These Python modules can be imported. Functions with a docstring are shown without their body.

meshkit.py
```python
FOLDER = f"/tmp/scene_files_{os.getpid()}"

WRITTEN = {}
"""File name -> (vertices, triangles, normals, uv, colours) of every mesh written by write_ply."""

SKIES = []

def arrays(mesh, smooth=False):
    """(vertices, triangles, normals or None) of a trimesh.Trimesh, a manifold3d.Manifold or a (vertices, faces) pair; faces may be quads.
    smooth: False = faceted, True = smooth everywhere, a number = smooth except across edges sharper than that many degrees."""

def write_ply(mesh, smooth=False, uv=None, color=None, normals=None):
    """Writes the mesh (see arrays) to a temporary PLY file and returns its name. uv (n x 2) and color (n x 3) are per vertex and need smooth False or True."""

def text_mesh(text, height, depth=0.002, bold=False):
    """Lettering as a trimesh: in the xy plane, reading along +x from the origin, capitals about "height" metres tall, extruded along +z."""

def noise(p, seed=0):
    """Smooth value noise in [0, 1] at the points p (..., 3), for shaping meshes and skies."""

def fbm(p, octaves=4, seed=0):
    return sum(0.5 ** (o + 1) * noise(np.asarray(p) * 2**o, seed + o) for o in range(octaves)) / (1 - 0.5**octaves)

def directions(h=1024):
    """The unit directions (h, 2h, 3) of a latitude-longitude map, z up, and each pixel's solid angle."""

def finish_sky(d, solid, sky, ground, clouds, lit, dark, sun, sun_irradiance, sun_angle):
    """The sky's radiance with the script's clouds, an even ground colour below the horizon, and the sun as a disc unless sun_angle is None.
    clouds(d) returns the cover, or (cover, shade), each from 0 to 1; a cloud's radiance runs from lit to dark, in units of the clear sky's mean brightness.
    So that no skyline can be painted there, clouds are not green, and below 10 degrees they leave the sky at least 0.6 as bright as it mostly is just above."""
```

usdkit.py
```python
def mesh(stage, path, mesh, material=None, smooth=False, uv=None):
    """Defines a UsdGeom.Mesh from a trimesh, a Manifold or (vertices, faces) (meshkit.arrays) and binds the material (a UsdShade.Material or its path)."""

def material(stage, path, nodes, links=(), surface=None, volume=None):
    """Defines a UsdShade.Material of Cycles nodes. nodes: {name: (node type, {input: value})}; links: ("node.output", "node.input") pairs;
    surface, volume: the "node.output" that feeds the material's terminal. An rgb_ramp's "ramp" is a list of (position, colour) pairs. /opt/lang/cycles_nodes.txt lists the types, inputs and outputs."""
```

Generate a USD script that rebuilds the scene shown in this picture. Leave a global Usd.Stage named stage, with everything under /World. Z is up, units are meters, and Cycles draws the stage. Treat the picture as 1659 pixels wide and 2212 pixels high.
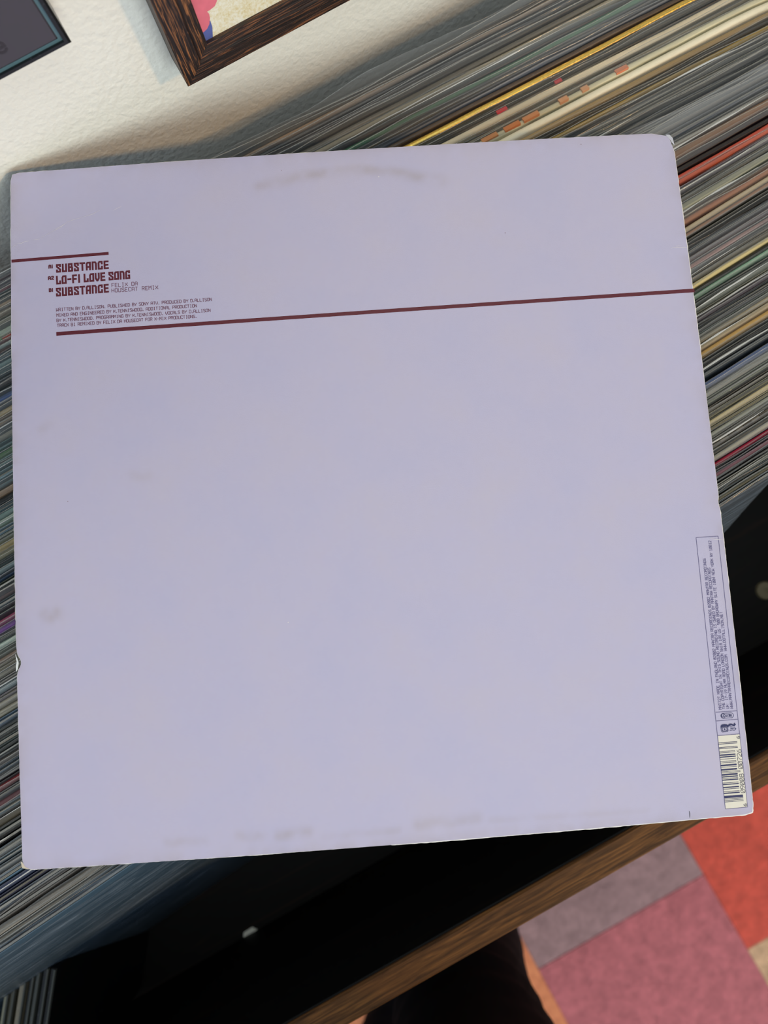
import math, random
import numpy as np, trimesh, usdkit
import shapely.geometry as sg
from shapely.ops import unary_union
from shapely import affinity
from pxr import Usd, UsdGeom, UsdLux, Sdf, Gf, UsdShade
from meshkit import noise, fbm, text_mesh
import manifold3d as m3

rng = np.random.default_rng(7)
stage = Usd.Stage.CreateInMemory()
UsdGeom.SetStageUpAxis(stage, UsdGeom.Tokens.z)
UsdGeom.SetStageMetersPerUnit(stage, 1.0)
UsdGeom.Xform.Define(stage, '/World')
UsdGeom.Scope.Define(stage, '/World/Looks')

# ------------------------------------------------------------------ camera
# world: x along the wall to the right, y towards the wall, z up; floor z = 0
FPX, PW, PH, CAMZ = 1534.0, 1659.0, 2212.0, 1.25
CC = np.array([PW / 2, PH / 2])
_d = np.array([(902 - CC[0]) / FPX, (1308 - CC[1]) / FPX, 1.0]); _d /= np.linalg.norm(_d)
_s = math.radians(29.0)
_x = np.array([math.cos(_s), -math.sin(_s), 0.0]); _x[2] = -(_x[0] * _d[0] + _x[1] * _d[1]) / _d[2]; _x /= np.linalg.norm(_x)
CAMROT = np.stack([_x, np.cross(-_d, _x), -_d])            # world <- camera (x right, y down, z forward)
EYE = np.array([0, 0, CAMZ])
def ray(px, py): return CAMROT @ np.array([(px - CC[0]) / FPX, (py - CC[1]) / FPX, 1.0])
def atz(px, py, z): r = ray(px, py); return EYE + r * (z - CAMZ) / r[2]
def aty(px, py, y): r = ray(px, py); return EYE + r * y / r[1]

cam = UsdGeom.Camera.Define(stage, '/World/camera')
R, U, B = CAMROT @ [1, 0, 0], CAMROT @ [0, -1, 0], CAMROT @ [0, 0, -1]
cam.AddTransformOp().Set(Gf.Matrix4d(*R, 0, *U, 0, *B, 0, *EYE, 1))
FL = 6.9
cam.CreateFocalLengthAttr(FL)
cam.CreateHorizontalApertureAttr(PW / FPX * FL)
cam.CreateVerticalApertureAttr(PH / FPX * FL)
cam.CreateFStopAttr(2.0)
cam.CreateFocusDistanceAttr(0.33)
cam.CreateClippingRangeAttr(Gf.Vec2f(0.01, 50))
EXPOSURE = 0.0
cam.CreateExposureAttr(EXPOSURE)

# ------------------------------------------------------------------ lights
dome = UsdLux.DomeLight.Define(stage, '/World/sky_light')
dome.CreateIntensityAttr(0.12); dome.CreateColorAttr(Gf.Vec3f(0.72, 0.80, 0.95))
def aim(prim, pos, target):
    pos, target = np.array(pos, float), np.array(target, float)
    b = pos - target; b /= np.linalg.norm(b)
    r = np.cross([0, 0, 1.0], b); r /= np.linalg.norm(r); u = np.cross(b, r)
    prim.AddTransformOp().Set(Gf.Matrix4d(*r, 0, *u, 0, *b, 0, *pos, 1))
# low warm sunlight from the front right
sun = UsdLux.DistantLight.Define(stage, '/World/sun_light')
sun.CreateIntensityAttr(58.0); sun.CreateAngleAttr(3.8); sun.CreateColorAttr(Gf.Vec3f(1.0, 0.61, 0.27))
aim(sun, (0.42, -0.72, 0.47), (0, 0, 0))
# unseen area lights: two placed like windows, one added overhead fill
def window(n, pos, w, h, inten, col):
    l = UsdLux.RectLight.Define(stage, '/World/' + n)
    l.CreateWidthAttr(w); l.CreateHeightAttr(h); l.CreateIntensityAttr(inten); l.CreateColorAttr(Gf.Vec3f(*col)); aim(l, pos, (0, 0, 0.9))
window('unseen_window_light', (0.2, -2.6, 1.9), 1.6, 1.2, 7.6, (0.92, 1.0, 0.95))  # out of view, placed to light wall and sleeve from the front
window('unseen_window_light_001', (-2.3, -0.5, 1.7), 1.2, 1.2, 1.4, (0.45, 0.75, 1.0))  # out of view, placed to cool the left side
window('added_ceiling_fill', (0.15, -0.25, 2.6), 1.2, 1.2, 1.35, (0.86, 0.96, 0.92))  # added fill from overhead, brightens the sleeve

# ------------------------------------------------------------------ helpers
def lin(c):
    c = np.asarray(c, float) / 255.0
    return np.where(c <= 0.04045, c / 12.92, ((c + 0.055) / 1.055) ** 2.4)
def alb(c, k=1.3): return tuple(np.clip(lin(c) * k, 0.002, 0.9))
used = {}
def numbered(parent, name):
    key = f'{parent}/{name}'
    n = used.get(key, 0); used[key] = n + 1
    return key if n == 0 else f'{key}_{n:03d}'
def path_of(p): return '/World' if p is None else str(p.GetPath())
def tag(prim, label=None, cat=None, group=None, kind=None):
    prim = prim.GetPrim() if hasattr(prim, 'GetPrim') else prim
    for k, v in (('label', label), ('category', cat), ('group', group), ('kind', kind)):
        if v: prim.SetCustomDataByKey(k, v)
    return prim
def thing(name, label=None, cat=None, loc=(0, 0, 0), group=None, kind=None, matrix=None):
    x = UsdGeom.Xform.Define(stage, numbered('/World', name))
    if matrix is not None: x.AddTransformOp().Set(matrix)
    else: x.AddTranslateOp().Set(Gf.Vec3d(*map(float, loc)))
    return tag(x.GetPrim(), label, cat, group, kind)
def obj(name, mesh, m, parent=None, smooth=False, label=None, kind=None):
    p = usdkit.mesh(stage, numbered(path_of(parent), name), mesh, m, smooth=smooth)
    return tag(p.GetPrim(), label, None, None, kind)
def mat(name, nodes, links, surface='p.BSDF'):
    return usdkit.material(stage, '/World/Looks/' + name, nodes, links, surface=surface)
def box(x0, x1, y0, y1, z0, z1, bevel=0.0):
    if bevel <= 0:
        b = trimesh.creation.box((x1 - x0, y1 - y0, z1 - z0)); b.apply_translation(((x0 + x1) / 2, (y0 + y1) / 2, (z0 + z1) / 2)); return b
    pts = []
    for sx, X in ((-1, x0), (1, x1)):
        for sy, Y in ((-1, y0), (1, y1)):
            for sz, Z in ((-1, z0), (1, z1)):
                for k in range(3):
                    o = np.array([sx, sy, sz]) * bevel; o[k] = 0
                    pts.append(np.array([X, Y, Z]) - o)
    return trimesh.convex.convex_hull(np.array(pts))
def cat(ms): return trimesh.util.concatenate(ms)
_plain = {}
def plain(name, rgb, rough=0.5, k=1.3, **kw):
    if name not in _plain:
        _plain[name] = mat(name, {'p': ('principled_bsdf', {'base_color': alb(rgb, k), 'roughness': rough, **kw})}, [])
    return _plain[name]
def flat(poly, z):
    """shapely polygon(s) -> flat mesh at height z"""
    geoms = [g for g in getattr(poly, 'geoms', [poly]) if g.geom_type == 'Polygon' and g.area > 1e-12]
    out = []
    for g in geoms:
        v, f = trimesh.creation.triangulate_polygon(g, engine='earcut')
        out.append(trimesh.Trimesh(np.c_[v, np.full(len(v), z)], f, process=False))
    m = cat(out)
    n = np.cross(m.vertices[m.faces[:, 1]] - m.vertices[m.faces[:, 0]], m.vertices[m.faces[:, 2]] - m.vertices[m.faces[:, 0]])[:, 2]
    fl = m.faces.copy(); fl[n < 0] = fl[n < 0][:, ::-1]
    return trimesh.Trimesh(m.vertices, fl, process=False)

# ------------------------------------------------------------------ materials
M_wall = mat('wall_plaster', {
    'g': ('geometry', {}),
    'n': ('noise_texture', {'scale': 330.0, 'detail': 1.5, 'roughness': 0.5, 'distortion': 0.15}),
    'n2': ('noise_texture', {'scale': 70.0, 'detail': 2.0}),
    'a': ('math', {'math_type': 'multiply_add', 'value2': 0.5}),
    'b': ('bump', {'strength': 0.6, 'distance': 0.0011}),
    'p': ('principled_bsdf', {'base_color': (0.82, 0.81, 0.75), 'roughness': 0.7})},
    [('g.position', 'n.vector'), ('g.position', 'n2.vector'), ('n2.fac', 'a.value1'), ('n.fac', 'a.value3'), ('a.value', 'b.height'), ('b.normal', 'p.normal')])

def wood(name, dark, mid, light, scale, rough=0.45, bump=0.3, dist=0.0006, pos=(0.3, 0.5, 0.68), detail=8.0, spec=0.5):
    return mat(name, {
        'g': ('geometry', {}), 'm': ('mapping', {'scale': scale}),
        'n': ('noise_texture', {'scale': 1.0, 'detail': detail, 'roughness': 0.62, 'distortion': 0.9}),
        'r': ('rgb_ramp', {'ramp': [(pos[0], alb(dark, 1)), (pos[1], alb(mid, 1)), (pos[2], alb(light, 1))]}),
        'b': ('bump', {'strength': bump, 'distance': dist}),
        'p': ('principled_bsdf', {'roughness': rough, 'specular_ior_level': spec})},
        [('g.position', 'm.vector'), ('m.vector', 'n.vector'), ('n.fac', 'r.fac'), ('r.color', 'p.base_color'), ('n.fac', 'b.height'), ('b.normal', 'p.normal')])
M_frame_x = wood('frame_wood_along', (15, 9, 8), (44, 28, 22), (140, 88, 54), (45, 1100, 1100), bump=0.5, pos=(0.36, 0.53, 0.7))
M_frame_z = wood('frame_wood_up', (15, 9, 8), (40, 26, 21), (172, 112, 66), (1100, 1100, 60), bump=0.5, pos=(0.38, 0.53, 0.68))
M_bin_wood = wood('bin_wood_edge', (40, 26, 16), (92, 60, 32), (126, 84, 44), (24, 520, 520), rough=0.7, spec=0.2)
M_bin_shaded = wood('bin_wood_shaded', (5, 4, 4), (12, 9, 8), (44, 26, 16), (7, 130, 60), rough=0.6, pos=(0.35, 0.58, 0.8), spec=0.2)  # near-black: shade inside the bin put into the wood colour

# clear plastic film
def film(name, tint, haze, hazecol, rough):
    return mat(name, {
        'lw': ('layer_weight', {'blend': 0.25}),
        'g': ('geometry', {}),
        'nz': ('noise_texture', {'scale': 130.0, 'detail': 2.0, 'distortion': 0.3}),
        'b': ('bump', {'strength': 0.35, 'distance': 0.0006}),
        't': ('transparent_bsdf', {'color': tint}),
        'd': ('diffuse_bsdf', {'color': hazecol}),
        'gl': ('glossy_bsdf', {'roughness': rough, 'color': (1, 1, 1)}),
        'mr': ('map_range', {'from_min': 0.0, 'from_max': 1.0, 'to_min': 0.03, 'to_max': 0.38}),
        'c1': ('mix_closure', {'fac': haze}), 'c2': ('mix_closure', {})},
        [('g.position', 'nz.vector'), ('nz.fac', 'b.height'), ('b.normal', 'gl.normal'), ('lw.fresnel', 'mr.value'), ('t.BSDF', 'c1.closure1'), ('d.BSDF', 'c1.closure2'),
         ('c1.closure', 'c2.closure1'), ('gl.BSDF', 'c2.closure2'), ('mr.result', 'c2.fac')], surface='c2.closure')
M_film = film('clear_plastic', (0.955, 0.96, 0.96), 0.08, (0.55, 0.57, 0.6), 0.09)
M_scratch_sheen = mat('scratched_sheen_plastic', {  # scratched film with bluish sheen streaks put into its diffuse colour
    'g': ('geometry', {}), 'm': ('mapping', {'rotation': (0, 0, 0.06), 'scale': (16, 90, 140)}),
    'n': ('noise_texture', {'scale': 1.0, 'detail': 7.0, 'roughness': 0.72, 'distortion': 0.5}),
    'r': ('rgb_ramp', {'ramp': [(0.46, (0.02, 0.02, 0.02)), (0.6, (0.2, 0.2, 0.2)), (0.75, (0.75, 0.75, 0.75))]}),
    'b': ('bump', {'strength': 0.5, 'distance': 0.0006}),
    't': ('transparent_bsdf', {'color': (0.94, 0.95, 0.96)}), 'd': ('diffuse_bsdf', {'color': (0.34, 0.42, 0.52)}), 'gl': ('glossy_bsdf', {'roughness': 0.2, 'color': (1, 1, 1)}),
    'lw': ('layer_weight', {'blend': 0.25}), 'mr': ('map_range', {'from_min': 0.0, 'from_max': 1.0, 'to_min': 0.05, 'to_max': 0.4}), 'c1': ('mix_closure', {}), 'c2': ('mix_closure', {})},
    [('g.position', 'm.vector'), ('m.vector', 'n.vector'), ('n.fac', 'r.fac'), ('r.color', 'c1.fac'), ('n.fac', 'b.height'), ('b.normal', 'gl.normal'), ('t.BSDF', 'c1.closure1'), ('d.BSDF', 'c1.closure2'),
     ('lw.fresnel', 'mr.value'), ('mr.result', 'c2.fac'), ('c1.closure', 'c2.closure1'), ('gl.BSDF', 'c2.closure2')], surface='c2.closure')
M_highlight = mat('plastic_highlight_edge', {'p': ('principled_bsdf', {'base_color': (0.55, 0.56, 0.56), 'roughness': 0.12, 'specular_ior_level': 1.0})}, [])  # pale colour imitating highlights on the plastic edges
M_film2 = film('clear_plastic_hazy', (0.93, 0.935, 0.94), 0.17, (0.5, 0.53, 0.56), 0.14)

# ------------------------------------------------------------------ setting: wall, floor
WALLY = 0.2725
obj('wall_back', box(-3, 3, WALLY, WALLY + 0.1, 0, 2.6), M_wall)
tag(stage.GetPrimAtPath('/World/wall_back'), 'cream white rough plastered wall behind the records', 'wall', kind='structure')
M_floor = wood('floor_boards', (70, 50, 35), (120, 88, 58), (150, 112, 76), (3, 40, 40), rough=0.4)
obj('floor', box(-3, 3, -3, WALLY, -0.05, 0.0), M_floor)
tag(stage.GetPrimAtPath('/World/floor'), 'brown wooden floor under the patchwork rug', 'floor', kind='structure')

# ------------------------------------------------------------------ the record bin
BX0, BX1, BIN_Z, BOARD_Z = -0.56, 0.44, 0.60, 0.80
FY1 = -0.1765; FY0 = FY1 - 0.0165
t = thing('record_bin', 'dark brown wooden record bin with open top and low front board', 'record bin', ((BX0 + BX1) / 2, 0.03, 0))
off = np.array([(BX0 + BX1) / 2, 0.03, 0])
def bpart(name, mesh, m, **k): mesh.apply_translation(-off); return obj(name, mesh, m, t, **k)
bpart('front_board', box(BX0, BX1, FY0, FY1, BIN_Z - 0.06, BOARD_Z, 0.0012), M_bin_wood, label='low front board with a brown worn top edge')
bpart('board_shade_sheet', box(BX0 + .018, BX1 - .018, FY1, FY1 + 0.0012, BIN_Z, BOARD_Z - 0.0025), M_bin_shaded, label='inner face of the front board with shade put into its dark colour')  # thin dark sheet, shade on the inner face put into its colour
bpart('bin_floor', box(BX0 + .018, BX1 - .018, FY1, 0.254, BIN_Z - 0.018, BIN_Z), M_bin_shaded)
bpart('back_panel', box(BX0, BX1, 0.254, 0.270, 0.06, BOARD_Z + .04), M_bin_shaded)
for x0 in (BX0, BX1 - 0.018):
    bpart('side_panel', box(x0, x0 + 0.018, FY1, 0.254, 0.06, BOARD_Z), M_bin_shaded)
bpart('lower_shelf', box(BX0 + .018, BX1 - .018, FY1, 0.254, 0.08, 0.10), M_bin_shaded)
for sx in (BX0 + 0.03, BX1 - 0.07):
    for sy in (FY1 + 0.02, 0.21):
        bpart('leg', box(sx, sx + 0.04, sy, sy + 0.04, 0.012, 0.08, .002), M_bin_shaded)
ck = atz(1652, 1276, BIN_Z)
lock = trimesh.creation.cylinder(0.0078, 0.003, sections=28); dim = trimesh.creation.cylinder(0.003, 0.004, sections=16)
lockm = m3.Manifold.cylinder(0.0022, 0.0082, 0.0074, 32) - m3.Manifold.cylinder(0.01, 0.0022, 0.003, 16).translate((0, 0, 0.001))
lm = lockm.to_mesh(); lock = trimesh.Trimesh(lm.vert_properties[:, :3], lm.tri_verts); lock.apply_translation(ck - [0, 0, 0.0002])
bpart('lock_cover', lock, plain('lock_metal', (104, 94, 70), 0.45), smooth=30, label='round pale fastener cover on the dark bin floor')
# a small scrap of paper on the bin floor
c = atz(541, 2014, BIN_Z)
scr = fbm(np.c_[np.arange(12) * 0.9, np.zeros(12), np.zeros(12)], 2, 3)
a = np.linspace(0, 2 * np.pi, 12, endpoint=False)
po = sg.Polygon(np.c_[np.cos(a) * 0.0065 * (0.6 + scr), np.sin(a) * 0.003 * (0.6 + scr)])
sm = trimesh.creation.extrude_polygon(affinity.rotate(po, 12), 0.0006); sm.apply_translation(c + [0, 0, 0.0001])
o = obj('paper_scrap', sm, plain('scrap_paper', (215, 215, 205), 0.8))
tag(o, 'tiny torn white paper scrap lying on the dark bin floor', 'paper scrap')

# ------------------------------------------------------------------ records in the bin
RW, RH = 0.314, 0.314
def interp(v, xs, ys): return float(np.interp(v, xs, ys))
_covers = {}
def cover_mat(rgb, special=None):
    key = (tuple(rgb), special)
    if key in _covers: return _covers[key]
    name = f'cover_{len(_covers):03d}'
    base = alb(rgb, 1.25)
    worn = tuple(np.clip(np.array(base) * 0.75 + 0.16, 0, .85))
    if special == 'gold':
        m = mat(name, {'g': ('geometry', {}), 'n': ('noise_texture', {'scale': 900.0, 'detail': 3.0}), 'b': ('bump', {'strength': 0.5, 'distance': 0.0004}),
                       'p': ('principled_bsdf', {'base_color': (0.80, 0.56, 0.14), 'metallic': 0.9, 'roughness': 0.32})},
                [('g.position', 'n.vector'), ('n.fac', 'b.height'), ('b.normal', 'p.normal')])
    else:
        m = mat(name, {'g': ('geometry', {}), 'mp': ('mapping', {'scale': (300, 1500, 700)}),
                       'n': ('noise_texture', {'scale': 1.0, 'detail': 4.0, 'roughness': 0.65}),
                       'r': ('rgb_ramp', {'ramp': [(0.0, tuple(np.array(base) * 0.82)), (0.52, base), (0.62, base), (0.8, worn)]}),
                       'p': ('principled_bsdf', {'roughness': 0.42})},
                [('g.position', 'mp.vector'), ('mp.vector', 'n.vector'), ('n.fac', 'r.fac'), ('r.color', 'p.base_color')])
    _covers[key] = m
    return m
M_inner = mat('inner_paper', {'p': ('principled_bsdf', {'base_color': (0.62, 0.60, 0.56), 'roughness': 0.7})}, [])
M_card = mat('grey_card', {'p': ('principled_bsdf', {'base_color': (0.45, 0.41, 0.34), 'roughness': 0.8})}, [])
M_vinyl = mat('black_vinyl', {'p': ('principled_bsdf', {'base_color': (0.012, 0.012, 0.013), 'roughness': 0.25})}, [])

def sweep(profile, xs, dy, dz):
    """closed profile [(y, z)] swept along the stations xs, moved by dy and dz at each station (dz only on the upper points)"""
    pr = np.array(profile, float); n, k = len(pr), len(xs)
    top = np.clip((pr[:, 1] - 0.2) / 0.11, 0, 1)
    v = np.zeros((k, n, 3))
    v[:, :, 0] = np.asarray(xs)[:, None]
    v[:, :, 1] = pr[None, :, 0] + np.asarray(dy)[:, None] * top[None, :]
    v[:, :, 2] = pr[None, :, 1] + np.asarray(dz)[:, None] * top[None, :]
    i, j = np.meshgrid(np.arange(k - 1), np.arange(n), indexing='ij'); j2 = (j + 1) % n
    q = np.stack([i * n + j, i * n + j2, (i + 1) * n + j2, (i + 1) * n + j], -1).reshape(-1, 4)
    f = np.vstack([q[:, [0, 1, 2]], q[:, [0, 2, 3]]])
    poly = sg.Polygon(pr); tv, tf = trimesh.creation.triangulate_polygon(poly, engine='earcut')
    idx = np.array([np.argmin(((pr - p) ** 2).sum(1)) for p in tv]); tf = idx[tf]
    f = np.vstack([f, tf, tf[:, ::-1] + (k - 1) * n])
    m = trimesh.Trimesh(v.reshape(-1, 3), f, process=False)
    m.fix_normals()
    return m

ORD1 = ['', 'first', 'second', 'third', 'fourth', 'fifth', 'sixth', 'seventh', 'eighth', 'ninth', 'tenth', 'eleventh', 'twelfth', 'thirteenth', 'fourteenth', 'fifteenth', 'sixteenth', 'seventeenth', 'eighteenth', 'nineteenth']
TENS = ['', '', 'twent', 'thirt', 'fort', 'fift', 'sixt', 'sevent', 'eight', 'ninet']
def ordinal(n):
    if n < 20: return ORD1[n]
    return TENS[n // 10] + ('ieth' if n % 10 == 0 else 'y-' + ORD1[n % 10])

def make_record(stack, idx, desc, rgb, xc, yc, ztop, yaw, lean, thick, pitch, bag, kind, seed):
    """cover + optional clear outer; local frame: x along the sleeve, y to the wall, z up the sleeve"""
    r = np.random.default_rng(seed)
    c, s = math.cos(lean), math.sin(lean)
    base = np.array([xc, yc, ztop]) - RH * np.array([-math.sin(yaw) * s, math.cos(yaw) * s, c])
    ax = np.array([math.cos(yaw), math.sin(yaw), 0.0])
    az = np.array([-math.sin(yaw) * s, math.cos(yaw) * s, c]); ay = np.cross(az, ax)
    where = f'{ordinal(idx + 1)} from the wall in {stack} stack'
    label = f'{desc} record sleeve' + (' in clear plastic, ' if bag else ', ') + where
    t = thing('record_sleeve', label, 'record', group='record sleeves standing in the bin', matrix=Gf.Matrix4d(*ax, 0, *ay, 0, *az, 0, *base, 1))
    xs = np.linspace(-RW / 2, RW / 2, 22)
    dy = (fbm(np.c_[xs * 14 + seed * 3.1, np.full(22, seed * 1.7), np.zeros(22)], 2) - 0.5) * min(0.0014, pitch * 0.28)
    dz = (fbm(np.c_[xs * 25 + seed * 2.1, np.full(22, seed * 0.7), np.ones(22)], 2) - 0.5) * 0.0014
    dz[[0, -1]] -= 0.0012
    h = RH; T = thick / 2
    m = cover_mat(rgb, 'gold' if kind == 'g' else None)
    if kind in 'sg' or thick < 0.0016:
        k = min(T, 0.0016)
        arc = [(T * math.cos(a), h - k + k * math.sin(a)) for a in np.linspace(0, math.pi, 8)]
        obj('cover', sweep([(-T, 0), (T, 0)] + arc, xs, dy, dz), m, t, smooth=50)
    else:
        b = max(0.00045, thick * 0.17); g = 0.0032
        prof = [(-T, 0), (T, 0), (T, h - .0002), (T - b * .3, h), (T - b, h - .0001), (T - b, h - g), (-T + b, h - g), (-T + b, h - .0001), (-T + b * .3, h - .0006), (-T, h - .0009)]
        obj('cover', sweep(prof, xs, dy, dz), m, t, smooth=40)
        w = (T - b) * 0.55
        zi = h - r.uniform(0.0006, 0.0022)
        prof = [(-w, 0.004), (w, 0.004), (w, zi), (0, zi + 0.0003), (-w, zi)]
        obj('inner_sleeve', sweep(prof, xs * 0.985, dy, dz * 0.5), M_inner if r.random() < .6 else M_card, t, smooth=40)
    if bag:
        nx = 56; X = np.linspace(-RW / 2 - 0.004, RW / 2 + 0.004, nx)
        p = (0.0036 if bag == 1 else 0.0080) * r.uniform(0.75, 1.2)
        zs = np.array([-0.0005, 0.22, h - 0.012, h - 0.001, h + p * .3, h + p * .6, h + p * .9, h + p, h + p])
        fr = np.clip((zs - (h - 0.012)) / (p + 0.012), 0, 1)
        tilt = (-1 if r.random() < 0.7 else 1) * (0.0006 if bag == 1 else 0.0026) * r.uniform(.4, 1.3)
        sheets = []
        dyb = np.interp(X, xs, dy)
        for side in (-1, 1):
            n1 = fbm(np.c_[X * 16 + seed * 5.3 + side * 9, np.full(nx, seed * 0.37), np.full(nx, side * 3.0)], 3) - 0.5
            n2 = fbm(np.c_[X * 55 + seed * 1.3 + side * 5, np.full(nx, seed * 0.91), np.full(nx, side * 7.0)], 2) - 0.5
            nz = fbm(np.c_[X * 12 + seed * 2.3 + side * 2, np.full(nx, seed * 0.21), np.full(nx, side * 4.0)], 3) - 0.5
            A = 0.0024 if bag == 1 else 0.0052
            V = np.zeros((len(zs), nx, 3)); V[:, :, 0] = X[None]
            y0 = side * (T + 0.00025)
            V[:, :, 1] = y0 * (1 - 0.5 * fr[:, None]) + dyb[None] * np.clip((zs - .2) / .11, 0, 1)[:, None] + fr[:, None] ** 1.6 * (A * n1 + 0.0009 * n2 + tilt)[None]
            V[-1, :, 1] += side * 0.0005
            V[:, :, 2] = zs[:, None] + (fr ** 3)[:, None] * (nz * 0.006 * (1 if bag == 1 else 1.6))[None]
            V[-1, :, 2] -= 0.0001
            for e in (0, -1): V[:, e, 1] *= 0.3
            i, j = np.meshgrid(np.arange(len(zs) - 1), np.arange(nx - 1), indexing='ij')
            q = np.stack([i * nx + j, i * nx + j + 1, (i + 1) * nx + j + 1, (i + 1) * nx + j], -1).reshape(-1, 4)
            sheets.append(trimesh.Trimesh(V.reshape(-1, 3), np.vstack([q[:, [0, 1, 2]], q[:, [0, 2, 3]]]), process=False))
        if r.random() < (0.30 if bag == 1 else 0.55):  # pale tubes along the bag edge imitate highlights on the plastic
            sh = sheets[int(r.random() < .4)].vertices.reshape(len(zs), nx, 3)
            for _ in range(1 + int(r.random() < .35)):
                L = int(r.integers(7, 26)); k0 = int(r.integers(2, nx - L - 2))
                pl = sh[-2, k0:k0 + L]; e = np.linspace(0, 1, L)
                rad = (0.00008 + 0.00030 * noise(np.c_[e * 6 + seed, np.zeros(L), np.zeros(L)])) * np.sqrt(np.sin(np.pi * np.clip(e, .01, .99)))
                ang = np.linspace(0, 2 * np.pi, 6, endpoint=False)
                tv = pl[:, None] + rad[:, None, None] * np.stack([np.zeros(6), np.cos(ang) * 1.7, np.sin(ang)], -1)[None]
                ii, jj = np.meshgrid(np.arange(L - 1), np.arange(6), indexing='ij')
                qq = np.stack([ii * 6 + jj, ii * 6 + (jj + 1) % 6, (ii + 1) * 6 + (jj + 1) % 6, (ii + 1) * 6 + jj], -1).reshape(-1, 4)
                obj('plastic_highlight', trimesh.Trimesh(tv.reshape(-1, 3), np.vstack([qq[:, [0, 2, 1]], qq[:, [0, 3, 2]]]), process=False), M_highlight, t, smooth=True, label='pale tube along the plastic edge imitating its highlight')
        obj('plastic_outer', cat(sheets), M_scratch_sheen if bag == 3 else M_film if r.random() < 0.6 else M_film2, t, smooth=True)
    return t, (ax, ay, az, base)

ZTOP = 0.912
# (pixel x, pixel y) of each top edge where the photo shows it, colour words, colour, clear outer (0, 1 or 2 = wide), kind
TOPROW = [
 (80, 'smoke grey', (96, 98, 96), 2, 'o'), (96, 'peach edged grey', (170, 140, 112), 1, 's'), (110, 'black speckled', (34, 32, 32), 1, 'o'), (122, 'dark umber', (62, 54, 48), 1, 's'),
 (137, 'matt black', (26, 25, 25), 1, 'o'), (150, 'warm grey', (112, 106, 96), 1, 's'), (165, 'beige grey', (160, 148, 126), 0, 's'), (180, 'plum black', (48, 42, 46), 1, 'o'),
 (194, 'bottle green', (40, 112, 74), 0, 's'), (207, 'slate', (84, 88, 94), 2, 'o'), (221, 'blue grey', (96, 102, 112), 1, 'o'), (234, 'dark brown', (74, 60, 50), 0, 's'),
 (252, 'shiny gold foil', (196, 150, 40), 0, 'g'), (269, 'near black olive', (34, 36, 26), 1, 's'), (281, 'charcoal with red flashes', (44, 46, 48), 1, 'o')]
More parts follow.
